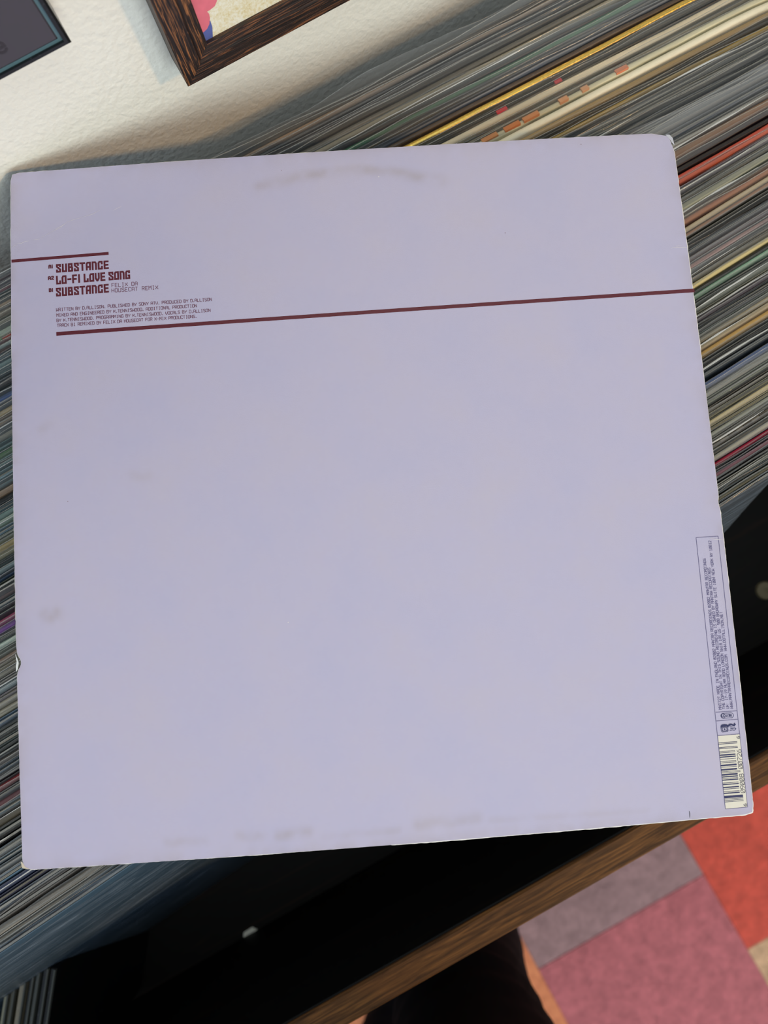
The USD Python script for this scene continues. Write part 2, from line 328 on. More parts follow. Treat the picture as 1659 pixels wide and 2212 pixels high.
RIGHT = [
 (3, 'thick cream', (216, 200, 172), 0, 's'), (22, 'dark olive', (58, 56, 46), 1, 'o'), (37, 'cream with orange blocks', (196, 190, 162), 1, 's'), (58, 'broad ivory', (224, 212, 188), 0, 's'), (78, 'sandy tan', (150, 126, 90), 0, 's'),
 (94, 'jet black', (26, 26, 25), 1, 'o'), (109, 'ochre yellow', (168, 138, 66), 1, 's'), (122, 'dark pewter', (70, 70, 70), 1, 'o'), (134, 'silver grey', (140, 142, 142), 1, 's'), (146, 'pale pewter', (150, 148, 140), 1, 'o'), (159, 'stone grey', (118, 118, 116), 1, 'o'),
 (172, 'charcoal', (62, 64, 66), 2, 'o'), (188, 'graphite', (74, 74, 78), 1, 'o'), (206, 'warm taupe', (120, 112, 104), 2, 'o'), (230, 'wide slate blue', (92, 98, 106), 2, 'o'), (252, 'ash grey', (110, 112, 114), 1, 'o'), (274, 'rusty brown', (140, 108, 86), 1, 's'),
 (298, 'maroon black', (40, 26, 28), 1, 's'), (313, 'blackish brown', (30, 22, 22), 0, 's'), (327, 'brick red', (178, 70, 52), 0, 's'), (338, 'orange red', (202, 92, 62), 1, 's'), (355, 'lilac grey', (116, 108, 118), 2, 'o'),
 (374, 'mushroom grey', (112, 106, 98), 1, 'o'), (392, 'broad pale olive', (160, 158, 138), 1, 's'), (412, 'dark moss', (54, 54, 44), 1, 'o'), (427, 'rust', (150, 96, 70), 2, 's'), (445, 'oatmeal', (184, 166, 140), 0, 's'), (459, 'pinkish tan', (150, 120, 104), 1, 's'),
 (472, 'black olive', (42, 40, 34), 0, 'o'), (485, 'ink black', (18, 18, 18), 1, 'o'), (500, 'steel grey', (88, 94, 100), 2, 'o'), (514, 'grey mauve', (122, 110, 112), 1, 's'), (533, 'dusty pink', (178, 146, 142), 1, 's'), (546, 'soot black', (40, 38, 38), 1, 'o'),
 (558, 'olive brown', (92, 86, 76), 1, 'o'), (577, 'butter yellow', (210, 190, 134), 1, 's'), (591, 'pitch black', (20, 20, 16), 0, 's'), (604, 'mint green', (136, 170, 148), 1, 's'), (618, 'dark pine', (40, 52, 46), 1, 'o'), (632, 'grey green', (138, 142, 128), 1, 's'),
 (645, 'pale khaki', (128, 126, 112), 1, 'o'), (657, 'dull mauve', (108, 96, 104), 1, 's'), (670, 'midnight slate', (56, 60, 66), 1, 'o'), (681, 'sparkling black', (44, 46, 48), 1, 'o'), (692, 'sea grey', (110, 116, 112), 1, 'o'), (705, 'light beige', (186, 172, 146), 1, 's'),
 (719, 'pale tan', (186, 168, 138), 1, 's'), (737, 'golden tan', (196, 158, 96), 1, 's'), (756, 'raven black', (26, 26, 28), 1, 'o'), (771, 'dark iron', (62, 62, 64), 1, 'o'), (786, 'dark slate', (60, 66, 72), 1, 'o'), (810, 'denim blue', (78, 98, 142), 2, 's'),
 (829, 'pearl grey', (150, 148, 138), 1, 's'), (846, 'lichen grey', (112, 116, 104), 2, 'o'), (866, 'dark taupe', (88, 82, 76), 1, 'o'), (881, 'dull olive', (118, 116, 100), 1, 'o'), (896, 'bright cream', (206, 190, 152), 1, 's'), (910, 'straw grey', (150, 142, 116), 1, 'o'),
 (923, 'light ash', (158, 158, 146), 1, 's'), (936, 'cloud grey', (150, 148, 142), 1, 'o'), (951, 'checker edged', (128, 118, 106), 1, 's'), (966, 'flint grey', (108, 106, 100), 1, 'o'), (979, 'chalk white', (190, 182, 166), 1, 's'), (994, 'crimson', (170, 34, 66), 1, 's'),
 (1006, 'blue black', (54, 56, 62), 1, 'o'), (1017, 'rose grey', (150, 106, 116), 1, 's'), (1029, 'dim grey', (80, 76, 76), 1, 'o'), (1043, 'frosty grey', (160, 160, 150), 1, 'o'), (1057, 'gunmetal', (84, 90, 92), 2, 'o'), (1070, 'dark sage', (78, 76, 62), 1, 's')]
FRONT_R = (1086, 'dark slate front', (62, 68, 74), 3, 'o')
LEFT = [
 (600, 'grey mauve', (112, 92, 96), 1, 'o'), (611, 'pale grey', (128, 120, 122), 1, 's'), (620, 'dull rose', (140, 72, 84), 1, 's'), (631, 'teal grey', (82, 98, 100), 1, 'o'), (643, 'cool grey', (108, 112, 110), 1, 'o'), (655, 'peach', (172, 150, 130), 1, 's'),
 (670, 'cream', (182, 168, 148), 1, 's'), (687, 'olive grey', (130, 126, 112), 1, 'o'), (709, 'mint white', (180, 196, 180), 1, 's'), (726, 'red and green', (170, 52, 34), 1, 's'), (738, 'white mint', (178, 196, 190), 1, 's'), (752, 'brown', (72, 58, 56), 1, 's'),
 (766, 'slate teal', (92, 112, 120), 1, 'o'), (782, 'pale cyan', (140, 166, 168), 1, 's'), (797, 'sea mist', (128, 152, 154), 2, 'o'), (812, 'dark teal', (40, 54, 56), 1, 'o'), (824, 'dark taupe', (80, 72, 68), 1, 's'), (836, 'black green', (26, 36, 30), 1, 'o'),
 (852, 'cobalt blue', (74, 94, 136), 1, 's'), (867, 'slate blue', (102, 114, 130), 1, 'o'), (885, 'ochre cream', (184, 164, 126), 1, 's'), (902, 'fawn brown', (138, 124, 112), 1, 'o'), (922, 'black', (20, 30, 34), 0, 's'), (938, 'ivory edged', (186, 182, 164), 1, 's'),
 (956, 'cloudy teal', (98, 122, 124), 2, 'o'), (976, 'leaf green', (84, 120, 80), 1, 's'), (994, 'pale teal', (130, 156, 156), 1, 'o'), (1018, 'ice blue', (142, 166, 174), 2, 'o'), (1039, 'grey aqua', (120, 142, 146), 1, 'o'), (1056, 'tan brown', (150, 126, 106), 1, 's'),
 (1077, 'jet black', (16, 20, 24), 0, 's'), (1094, 'thin teal', (64, 92, 106), 1, 'o'), (1107, 'mint grey', (120, 146, 142), 1, 's'), (1121, 'light mint', (170, 190, 172), 1, 's'), (1141, 'powder blue', (112, 136, 150), 1, 'o'), (1158, 'grey sage', (134, 144, 132), 1, 'o'),
 (1177, 'mustard cream', (182, 160, 104), 1, 's'), (1195, 'faded olive', (142, 138, 108), 1, 's'), (1211, 'dark pine', (48, 60, 58), 1, 'o'), (1226, 'light steel', (120, 138, 142), 1, 's'), (1241, 'navy slate', (62, 76, 96), 1, 'o'), (1259, 'black olive', (48, 54, 48), 0, 'o'),
 (1279, 'pink marked black', (110, 84, 80), 1, 's'), (1300, 'smoky slate', (70, 82, 88), 2, 'o'), (1318, 'coal black', (28, 30, 36), 1, 'o'), (1337, 'mauve red', (136, 66, 92), 1, 's'), (1354, 'violet', (112, 72, 136), 1, 's'), (1370, 'dark ash', (64, 64, 70), 1, 'o'),
 (1388, 'broad mint white', (184, 202, 190), 1, 's'), (1406, 'light grey', (150, 154, 146), 1, 'o'), (1420, 'umber edged', (128, 110, 98), 1, 's'), (1435, 'grey beige', (152, 146, 132), 1, 'o'), (1452, 'sand grey', (156, 150, 134), 1, 's'), (1467, 'taupe', (108, 102, 100), 1, 'o'),
 (1484, 'pale blue grey', (152, 166, 172), 1, 's'), (1501, 'soft mauve', (128, 118, 124), 1, 'o'), (1516, 'cream grey', (160, 154, 142), 1, 's'), (1533, 'stone beige', (156, 150, 136), 1, 's'), (1553, 'airforce blue', (84, 104, 126), 2, 'o'), (1576, 'dark olive grey', (62, 66, 62), 1, 'o'),
 (1598, 'battleship grey', (88, 94, 92), 1, 'o'), (1619, 'textured black', (32, 36, 36), 1, 'o'), (1639, 'grey brown', (98, 90, 86), 1, 's'), (1656, 'storm blue', (78, 92, 106), 1, 'o'), (1674, 'night black', (16, 16, 20), 1, 'o'), (1694, 'scarlet edged black', (120, 34, 40), 1, 's'),
 (1710, 'ink black', (18, 18, 24), 1, 'o'), (1727, 'wine grey', (96, 64, 70), 1, 's'), (1745, 'blue teal', (88, 112, 130), 2, 'o'), (1769, 'olive brown', (84, 78, 64), 1, 's'), (1789, 'dark bottle green', (34, 44, 42), 1, 'o'), (1811, 'soot black', (16, 18, 20), 1, 'o'),
 (1832, 'wet slate', (62, 82, 96), 2, 'o'), (1853, 'mist grey', (120, 134, 144), 1, 'o'), (1870, 'thunder grey', (76, 90, 102), 1, 'o'), (1893, 'wide steel blue', (90, 116, 138), 2, 'o'), (1913, 'navy', (42, 54, 86), 1, 's'), (1932, 'cream edged navy', (60, 62, 80), 0, 'o'),
 (1953, 'dove grey', (104, 112, 124), 2, 'o'), (1974, 'weathered grey', (110, 106, 104), 1, 'o'), (2004, 'beige grey', (138, 132, 124), 1, 's'), (2022, 'clear wrapped grey', (128, 130, 128), 2, 'o')]
FRONT_L = (2044, 'dark blue slate front', (48, 68, 84), 3, 'o')

def build_stack(stack, entries, xcf, yawf, seed0):
    P = [atz(px, py, ZTOP) for px, py, *_ in entries]
    yc = []
    for p in P:
        yaw = math.radians(yawf(p[1])); yc.append(p[1] + (xcf(p[1]) - p[0]) * math.tan(yaw))
    out = []
    for i, (px, py, desc, rgb, bag, kind) in enumerate(entries):
        ref = P[i][1]
        gaps = [abs(P[i][1] - P[k][1]) for k in (i - 1, i + 1) if 0 <= k < len(P)]
        pitch = min(gaps); tot = sum(gaps) / len(gaps)
        thick = min(max(pitch * 0.90, 0.0012), 0.0050) if kind in 'sg' else min(max(pitch * 0.78, 0.0012), 0.0046)
        lean = math.radians(interp(ref, [-0.05, 0.1, 0.25], [14, 13, 11]))
        yaw = math.radians(yawf(ref))
        zt = ZTOP - 0.0012 + 0.0024 * float(noise(np.array([[i * 0.73 + seed0, 0.5, 0.5]]))[0])
        out.append(make_record(stack, i, desc, rgb, xcf(ref), yc[i], zt, yaw, lean, thick, pitch, bag, kind, seed0 + i))
    return out
right_entries = [(1000, *e) for e in TOPROW] + [(1560, *e) for e in RIGHT] + [(1560, *FRONT_R)]
left_entries = [(12, *e) for e in LEFT] + [(12, *FRONT_L)]
xr = lambda y: interp(y, [-0.04, -0.02, 0.0, 0.1, 0.16, 0.25], [0.024, 0.028, 0.092, 0.135, 0.163, 0.153])
yr = lambda y: interp(y, [-0.04, 0.10, 0.16, 0.26], [3.2, 2.9, -1.2, -1.2])
right_built = build_stack('right', right_entries, xr, yr, 100)
xl = lambda y: interp(y, [-0.04, 0.0, 0.25], [-0.298, -0.27, -0.19])
yl = lambda y: interp(y, [-0.05, 0.02, 0.15, 0.26], [5.0, 3.0, 2.0, -0.5])
left_built = build_stack('left', left_entries, xl, yl, 400)

# flat coloured prints that show on a few spines
def spine_patch(rec, x0, x1, col, thick, name='spine_print', dz=0.00035):
    prim = rec[0]; w = thick / 2
    m = box(x0, x1, -w, w, RH - 0.003, RH + dz)
    obj(name, m, plain(f'print_{col[0]:03d}_{col[1]:03d}_{col[2]:03d}', col, 0.5), prim)
def find(stack, desc): return next(r for r in stack if r[0].GetCustomDataByKey('label').startswith(desc + ' '))
rec = find(right_built, 'cream with orange blocks')
for x0, x1, col in ((-0.02, -0.006, (60, 110, 84)), (-0.006, 0.004, (40, 96, 60)), (0.006, 0.012, (214, 150, 40)), (0.034, 0.043, (206, 134, 78)), (0.047, 0.056, (202, 116, 52)), (0.058, 0.067, (206, 132, 80)), (0.079, 0.084, (212, 150, 106)), (0.092, 0.096, (206, 150, 110)), (0.112, 0.119, (198, 118, 84))):
    spine_patch(rec, x0 - .05, x1 - .05, col, 0.0026)
rec = find(right_built, 'charcoal with red flashes')
for x0, x1, col in ((-.075, -.062, (190, 84, 104)), (.0, .006, (196, 44, 60)), (.034, .038, (190, 56, 70))): spine_patch(rec, x0, x1, col, 0.0018)
rec = find(right_built, 'checker edged')
for k in range(14): spine_patch(rec, .02 + k * .009, .0245 + k * .009, (74, 66, 58), 0.0013)
rec = find(left_built, 'red and green')
for k in range(5): spine_patch(rec, .05 + k * .012, .056 + k * .012, (70, 110, 50), 0.0016)
rec = find(left_built, 'pink marked black')
for k in range(6): spine_patch(rec, .02 + k * .02, .030 + k * .02, (30, 26, 28), 0.0018)

# seven inch sleeves standing crosswise on the bin floor in front of the left stack
SZ = BIN_Z + 0.178
small = [((4, 2212), 'pale cream', (128, 124, 104)), ((17, 2212), 'dark khaki', (70, 68, 56)), ((36, 2212), 'wide stone', (120, 112, 96)), ((54, 2212), 'black', (26, 26, 26)), ((66, 2212), 'cool grey', (70, 74, 72)), ((82, 2212), 'charcoal', (22, 22, 24)), ((97, 2212), 'pale edged black', (8, 8, 9))]
pa, pb = atz(118, 2092, SZ), atz(100, 2212, SZ)
dirv = (pb - pa)[:2] / np.linalg.norm((pb - pa)[:2]); nrm = np.array([-dirv[1], dirv[0]])
ends = [atz(px, py, SZ) for (px, py), *_ in small]
for i, ((px, py), desc, rgb) in enumerate(small):
    e = ends[i]
    gap = min(abs(np.dot((ends[i] - ends[k])[:2], nrm)) for k in (i - 1, i + 1) if 0 <= k < len(small))
    off_n = np.dot((e - pa)[:2], nrm)
    o3 = np.array([pa[0] + nrm[0] * off_n, pa[1] + nrm[1] * off_n, BIN_Z])
    label = f'{desc} small sleeve standing crosswise on the bin floor, {ordinal(len(small) - i)} from the right'
    L = 0.10
    t = thing('single_sleeve', label, 'record', group='small sleeves standing on the bin floor', matrix=Gf.Matrix4d(*dirv, 0, 0, *(nrm if False else nrm), 0, 0, 0, 0, 1, 0, *o3, 1))
    th = gap * 0.8
    obj('cover', box(0.0, L, -th / 2, th / 2, 0, 0.178, min(0.0006, th * .3)), cover_mat(rgb), t)
    obj('edge_strip', box(0.0002, L, th / 2 - 0.0006, th / 2 + 0.0003, 0.1772, 0.1795), plain('sleeve_edge', (62, 63, 58), .6), t, label='pale thin plastic edge')

# ------------------------------------------------------------------ the lavender record sleeve
CTR = np.array([0.00729, 0.06026, 0.93491])
EX = np.array([0.90631, -0.41924, -0.05327]); EX /= np.linalg.norm(EX)
EN = np.array([0.03586, -0.04931, 0.99814]); EN -= EX * EN.dot(EX); EN /= np.linalg.norm(EN)
EY = np.cross(EN, EX)
S = 0.314
def sl(px, py):
    r = ray(px, py); k = (CTR - EYE).dot(EN) / r.dot(EN); p = EYE + r * k - CTR
    return np.array([p.dot(EX), p.dot(EY)])
PXM = 0.000211                                          # one pixel on the sleeve, metres
tsl = thing('lavender_record_sleeve', 'large lavender square record sleeve with dark red lines lying across the records', 'record', matrix=Gf.Matrix4d(*EX, 0, *EY, 0, *EN, 0, *CTR, 1))
N = 330
g = np.linspace(-1, 1, N); Aa, Bb = np.meshgrid(g, g, indexing='xy')
def outline(a, b):
    bow = 0.0013
    x = a * (S / 2) + a * bow * (1 - b * b); y = b * (S / 2) + b * bow * (1 - a * a)
    # blunted corners
    for sa, sb, r0 in ((1, 1, 0.0042), (-1, -1, 0.0018), (1, -1, 0.0017), (-1, 1, 0.0016)):
        dx, dy = np.abs(sa * S / 2 - x), np.abs(sb * S / 2 - y)
        q = np.clip(1 - (dx + dy) / (2.4 * r0), 0, 1)
        x = x - sa * q * r0 * 0.42; y = y - sb * q * r0 * 0.42
    # torn notch on the left edge, dent on the right edge
    n0 = sl(33, 1432)[1]
    q = np.exp(-((y - n0) / 0.0032) ** 2) * np.clip((-a - 0.90) / 0.10, 0, 1)
    x = x + q * 0.0019
    n1 = sl(1557, 1085)[1]
    q = np.exp(-((y - n1) / 0.0022) ** 2) * np.clip((a - 0.95) / 0.05, 0, 1)
    x = x - q * 0.0005
    return x, y
GX, GY = outline(Aa, Bb)
dome_z = 0.0008 * (1 - Aa ** 2) * (1 - Bb ** 2)
V = np.stack([GX, GY, dome_z], -1).reshape(-1, 3)
i, j = np.meshgrid(np.arange(N - 1), np.arange(N - 1), indexing='ij')
q = np.stack([i * N + j, i * N + j + 1, (i + 1) * N + j + 1, (i + 1) * N + j], -1).reshape(-1, 4)
F = np.vstack([q[:, [0, 1, 2]], q[:, [0, 2, 3]]])
# wear mask (dirt, scuffs): 0 clean, 1 dirty
mask = np.zeros(len(V)); P2 = V[:, :2]
wob = fbm(np.c_[P2 * 150, np.zeros(len(P2))], 3, 5)
def seg_dist(p, a, b):
    ab = b - a; tt = np.clip(((p - a) @ ab) / (ab @ ab), 0, 1); return np.linalg.norm(p - a - tt[:, None] * ab, axis=1)
def stroke(pts, w, amt):
    L = [sl(*p) for p in pts]; d = np.min([seg_dist(P2, L[k], L[k + 1]) for k in range(len(L) - 1)], axis=0)
    global mask
    mask = np.maximum(mask, 0.6 * amt * np.exp(-(d / (1.25 * w)) ** 2) * np.clip(wob * 1.5 - 0.05, 0, 1.1))
stroke([(560, 402), (602, 392), (652, 381), (703, 374), (775, 367), (848, 370), (902, 383), (955, 390)], 0.0022, 0.75)
stroke([(362, 1819), (445, 1821)], 0.0018, 0.55); stroke([(520, 1806), (566, 1804)], 0.0020, 0.7); stroke([(604, 1806), (664, 1799)], 0.0020, 0.8)
stroke([(700, 1808), (860, 1795)], 0.0016, 0.5); stroke([(905, 1783), (1030, 1768)], 0.0022, 0.6); stroke([(1060, 1772), (1400, 1752)], 0.0014, 0.35)
stroke([(96, 1326), (104, 1333)], 0.0022, 0.7); stroke([(112, 1333), (122, 1326)], 0.0021, 1.0); stroke([(92, 925), (104, 920)], 0.002, 0.35)
stroke([(288, 1028), (320, 1030)], 0.002, 0.35); stroke([(1550, 1500), (1600, 1700)], 0.003, 0.3)
edge = np.minimum(1 - np.abs(Aa), 1 - np.abs(Bb)).ravel()
mask = np.maximum(mask, 0.38 * np.exp(-edge / 0.02) * np.clip(wob * 2 - 0.3, 0, 1))
cm = usdkit.mesh(stage, numbered(path_of(tsl), 'cover_face'), trimesh.Trimesh(V, F, process=False), None, smooth=True)
pv = UsdGeom.PrimvarsAPI(cm.GetPrim()).CreatePrimvar('wear', Sdf.ValueTypeNames.Color3fArray, 'vertex')
from pxr import Vt
pv.Set(Vt.Vec3fArray.FromNumpy(np.repeat(mask[:, None], 3, 1).astype(np.float32)))
M_sleeve = mat('lavender_card', {
    'at': ('attribute', {'attribute': 'wear'}),
    'tc': ('texture_coordinate', {}),
    'n': ('noise_texture', {'scale': 26.0, 'detail': 4.0, 'roughness': 0.6}),
    'r': ('rgb_ramp', {'ramp': [(0.3, (0.485, 0.472, 0.675)), (0.5, (0.505, 0.482, 0.67)), (0.72, (0.52, 0.488, 0.645))]}),
    'f': ('noise_texture', {'scale': 1600.0, 'detail': 2.0}),
    'mx': ('mix', {'mix_type': 'mix', 'color2': (0.38, 0.33, 0.36)}),
    'b': ('bump', {'strength': 0.12, 'distance': 0.0003}),
    'p': ('principled_bsdf', {'roughness': 0.48})},
    [('tc.object', 'n.vector'), ('tc.object', 'f.vector'), ('n.fac', 'r.fac'), ('r.color', 'mx.color1'), ('at.fac', 'mx.fac'), ('mx.color', 'p.base_color'), ('f.fac', 'b.height'), ('b.normal', 'p.normal')])
UsdShade.MaterialBindingAPI.Apply(cm.GetPrim()).Bind(M_sleeve)
tag(cm, 'plain lavender printed face with faint ring wear')
# worn white edge
loop = np.r_[np.arange(N - 1), N * np.arange(N - 1) + N - 1, (N * N - 1) - np.arange(N - 1), N * (N - 1) - N * np.arange(N - 1)]
lp = V[loop]; n = len(lp)
tang = np.roll(lp, -1, 0) - np.roll(lp, 1, 0); nr = np.c_[tang[:, 1], -tang[:, 0]]; nr /= np.linalg.norm(nr, axis=1, keepdims=True)
wv = fbm(np.c_[lp[:, :2] * 420, np.zeros(n)], 3, 11); wl = fbm(np.c_[lp[:, :2] * 40, np.ones(n)], 2, 12)
wid = 0.00007 + 0.00022 * np.clip(wv * wl * 3.2 - 0.45, 0, 1.3)
right = (lp[:, 0] > S / 2 - 0.002); bottom = lp[:, 1] < -S / 2 + 0.002
wid = wid + 0.00008 * right + 0.00020 * (bottom & (lp[:, 0] > 0))
rings = [lp, np.c_[lp[:, :2] + nr * wid[:, None], lp[:, 2] - 0.00015], np.c_[lp[:, :2] + nr * (wid + 0.00008)[:, None], lp[:, 2] - 0.0007], np.c_[lp[:, :2] + nr * 0.0001, lp[:, 2] - 0.0028]]
RV = np.vstack(rings); fs = []
for k in range(3):
    a0 = k * n + np.arange(n); b0 = k * n + (np.arange(n) + 1) % n
    fs += [np.c_[a0, a0 + n, b0], np.c_[b0, a0 + n, b0 + n]]
obj('cover_edge', trimesh.Trimesh(RV, np.vstack(fs), process=False), plain('worn_card_edge', (226, 224, 220), 0.75, 1.0), tsl, smooth=60, label='worn white cardboard edge')
bk = sg.Polygon(rings[3][:, :2]); bm = flat(bk.simplify(1e-5), float(-0.0028)); bm.invert()
obj('cover_back', bm, M_sleeve, tsl)

def place_line(p0, p1): 
    a, b = sl(*p0), sl(*p1); return a, b
def zz(x, y): return 0.0008 * (1 - (2 * x / S) ** 2) * (1 - (2 * y / S) ** 2)
def print_mesh(poly, lift=0.00006):
    poly = poly.segmentize(0.004) if hasattr(poly, 'segmentize') else poly
    m = flat(poly, 0.0); v = m.vertices.copy(); v[:, 2] = zz(v[:, 0], v[:, 1]) + lift
    return trimesh.Trimesh(v, m.faces, process=False)
def bar(p0, p1, wpx):
    a, b = place_line(p0, p1); return sg.LineString([a, b]).buffer(wpx * PXM / 2, cap_style=2)
M_red = plain('dark_red_ink', (92, 30, 46), 0.45, 1.0)
M_redt = plain('faded_red_ink', (118, 82, 104), 0.5, 1.0)
M_ink = plain('blue_grey_ink', (104, 100, 140), 0.5, 1.0)
M_navy = plain('navy_ink', (34, 42, 92), 0.5, 1.0)
M_cream = plain('cream_ink', (222, 218, 206), 0.6, 1.05)
# long rules are cut in short pieces so that they follow the slight dome
def long_bar(p0, p1, wpx, k=24):
    a, b = place_line(p0, p1); d = (b - a) / np.linalg.norm(b - a); nn = np.array([-d[1], d[0]]) * wpx * PXM / 2
    P = a[None] + (b - a)[None] * np.linspace(0, 1, k + 1)[:, None]
    v = np.vstack([P + nn, P - nn]); v = np.c_[v, zz(v[:, 0], v[:, 1]) + 0.00006]
    f = [];
    for q_ in range(k): f += [[q_, q_ + k + 1, q_ + 1], [q_ + 1, q_ + k + 1, q_ + k + 2]]
    return trimesh.Trimesh(v, np.array(f), process=False)
obj('short_rule', long_bar((25, 564.3), (235, 547.8), 6.6), M_red, tsl, label='short dark red line at the left edge')
obj('long_rule', long_bar((122, 721.6), (1500, 627.4), 8.2), M_red, tsl, label='long dark red line to the right edge')

# stroke lettering: polylines on a 4 x 6 grid
GL = {
 'A': [[(0, 0), (0, 5), (1, 6), (3, 6), (4, 5), (4, 0)], [(0, 2.6), (4, 2.6)]], 'B': [[(0, 0), (0, 6), (3, 6), (3.7, 5.3), (3.7, 3.8), (3, 3.2), (0, 3.2)], [(3, 3.2), (4, 2.5), (4, .7), (3.3, 0), (0, 0)]],
 'C': [[(4, 4.8), (4, 5.4), (3.3, 6), (.7, 6), (0, 5.3), (0, .7), (.7, 0), (3.3, 0), (4, .6), (4, 1.2)]], 'D': [[(0, 0), (0, 6), (3, 6), (4, 5), (4, 1), (3, 0), (0, 0)]],
 'E': [[(4, 6), (0, 6), (0, 0), (4, 0)], [(0, 3.1), (3.3, 3.1)]], 'F': [[(4, 6), (0, 6), (0, 0)], [(0, 3.1), (3.3, 3.1)]], 'G': [[(4, 5), (3.4, 6), (.7, 6), (0, 5.3), (0, .7), (.7, 0), (3.3, 0), (4, .7), (4, 3), (2.2, 3)]],
 'H': [[(0, 0), (0, 6)], [(4, 0), (4, 6)], [(0, 3.1), (4, 3.1)]], 'I': [[(.8, 6), (3.2, 6)], [(2, 6), (2, 0)], [(.8, 0), (3.2, 0)]], 'J': [[(4, 6), (4, .7), (3.3, 0), (.7, 0), (0, .8)]],
 'K': [[(0, 0), (0, 6)], [(4, 6), (3.6, 4.4), (.6, 3), (3.6, 1.6), (4, 0)]], 'L': [[(0, 6), (0, 0), (4, 0)]], 'M': [[(0, 0), (0, 6), (2, 3.4), (4, 6), (4, 0)]], 'N': [[(0, 0), (0, 6), (4, 0), (4, 6)]],
 'O': [[(.8, 0), (0, .8), (0, 5.2), (.8, 6), (3.2, 6), (4, 5.2), (4, .8), (3.2, 0), (.8, 0)]], 'P': [[(0, 0), (0, 6), (3.3, 6), (4, 5.3), (4, 3.4), (3.3, 2.8), (0, 2.8)]],
 'Q': [[(.8, 0), (0, .8), (0, 5.2), (.8, 6), (3.2, 6), (4, 5.2), (4, .8), (3.2, 0), (.8, 0)], [(2.4, 1.6), (4.2, -.4)]], 'R': [[(0, 0), (0, 6), (3.3, 6), (4, 5.3), (4, 3.6), (3.3, 3), (0, 3)], [(2, 3), (4, 0)]],
 'S': [[(4, 5), (3.3, 6), (.7, 6), (0, 5.3), (0, 4), (4, 2.2), (4, .7), (3.3, 0), (.7, 0), (0, 1)]], 'T': [[(0, 6), (4, 6)], [(2, 6), (2, 0)]], 'U': [[(0, 6), (0, .7), (.7, 0), (3.3, 0), (4, .7), (4, 6)]],
 'V': [[(0, 6), (0, 2.5), (2, 0), (4, 2.5), (4, 6)]], 'W': [[(0, 6), (0, 0), (2, 2.4), (4, 0), (4, 6)]], 'X': [[(0, 6), (0, 5), (4, 1), (4, 0)], [(4, 6), (4, 5), (0, 1), (0, 0)]], 'Y': [[(0, 6), (0, 4.6), (2, 3), (4, 4.6), (4, 6)], [(2, 3), (2, 0)]],
 'Z': [[(0, 6), (4, 6), (0, 0), (4, 0)]], '0': [[(.8, 0), (0, .8), (0, 5.2), (.8, 6), (3.2, 6), (4, 5.2), (4, .8), (3.2, 0), (.8, 0)], [(.5, 1), (3.5, 5)]], '1': [[(.8, 5), (2, 6), (2, 0)], [(.6, 0), (3.4, 0)]],
 '2': [[(0, 5), (.7, 6), (3.3, 6), (4, 5.3), (4, 4), (0, .8), (0, 0), (4, 0)]], '3': [[(0, 6), (4, 6), (2, 3.6), (4, 2.6), (4, .7), (3.3, 0), (.7, 0), (0, .8)]], '4': [[(3, 0), (3, 6), (0, 2), (4, 2)]], '5': [[(4, 6), (0, 6), (0, 3.4), (3.3, 3.4), (4, 2.7), (4, .7), (3.3, 0), (.7, 0), (0, .7)]],
 '6': [[(3.6, 6), (1.4, 5), (0, 3), (0, .8), (.8, 0), (3.2, 0), (4, .8), (4, 2.4), (3.2, 3.2), (.2, 3)]], '7': [[(0, 6), (4, 6), (4, 5), (1.4, 2), (1.4, 0)]], '8': [[(.8, 3.2), (.2, 4), (.2, 5.3), (.9, 6), (3.1, 6), (3.8, 5.3), (3.8, 4), (3.2, 3.2), (.8, 3.2), (0, 2.4), (0, .8), (.8, 0), (3.2, 0), (4, .8), (4, 2.4), (3.2, 3.2)]],
 '9': [[(.4, 0), (2.6, 1), (4, 3), (4, 5.2), (3.2, 6), (.8, 6), (0, 5.2), (0, 3.6), (.8, 2.8), (3.8, 3)]], '.': [[(1.6, 0), (2.2, 0), (2.2, .6), (1.6, .6), (1.6, 0)]], ':': [[(1.7, 1), (2.2, 1)], [(1.7, 4), (2.2, 4)]], '-': [[(.6, 3), (3.4, 3)]],
 '©': [[(.8, 0), (0, .8), (0, 5.2), (.8, 6), (3.2, 6), (4, 5.2), (4, .8), (3.2, 0), (.8, 0)], [(2.8, 4), (1.4, 4), (1.4, 2), (2.8, 2)]], '℗': [[(.8, 0), (0, .8), (0, 5.2), (.8, 6), (3.2, 6), (4, 5.2), (4, .8), (3.2, 0), (.8, 0)], [(1.5, 1.4), (1.5, 4.4), (2.7, 4.4), (2.7, 3), (1.5, 3)]], ' ': []}
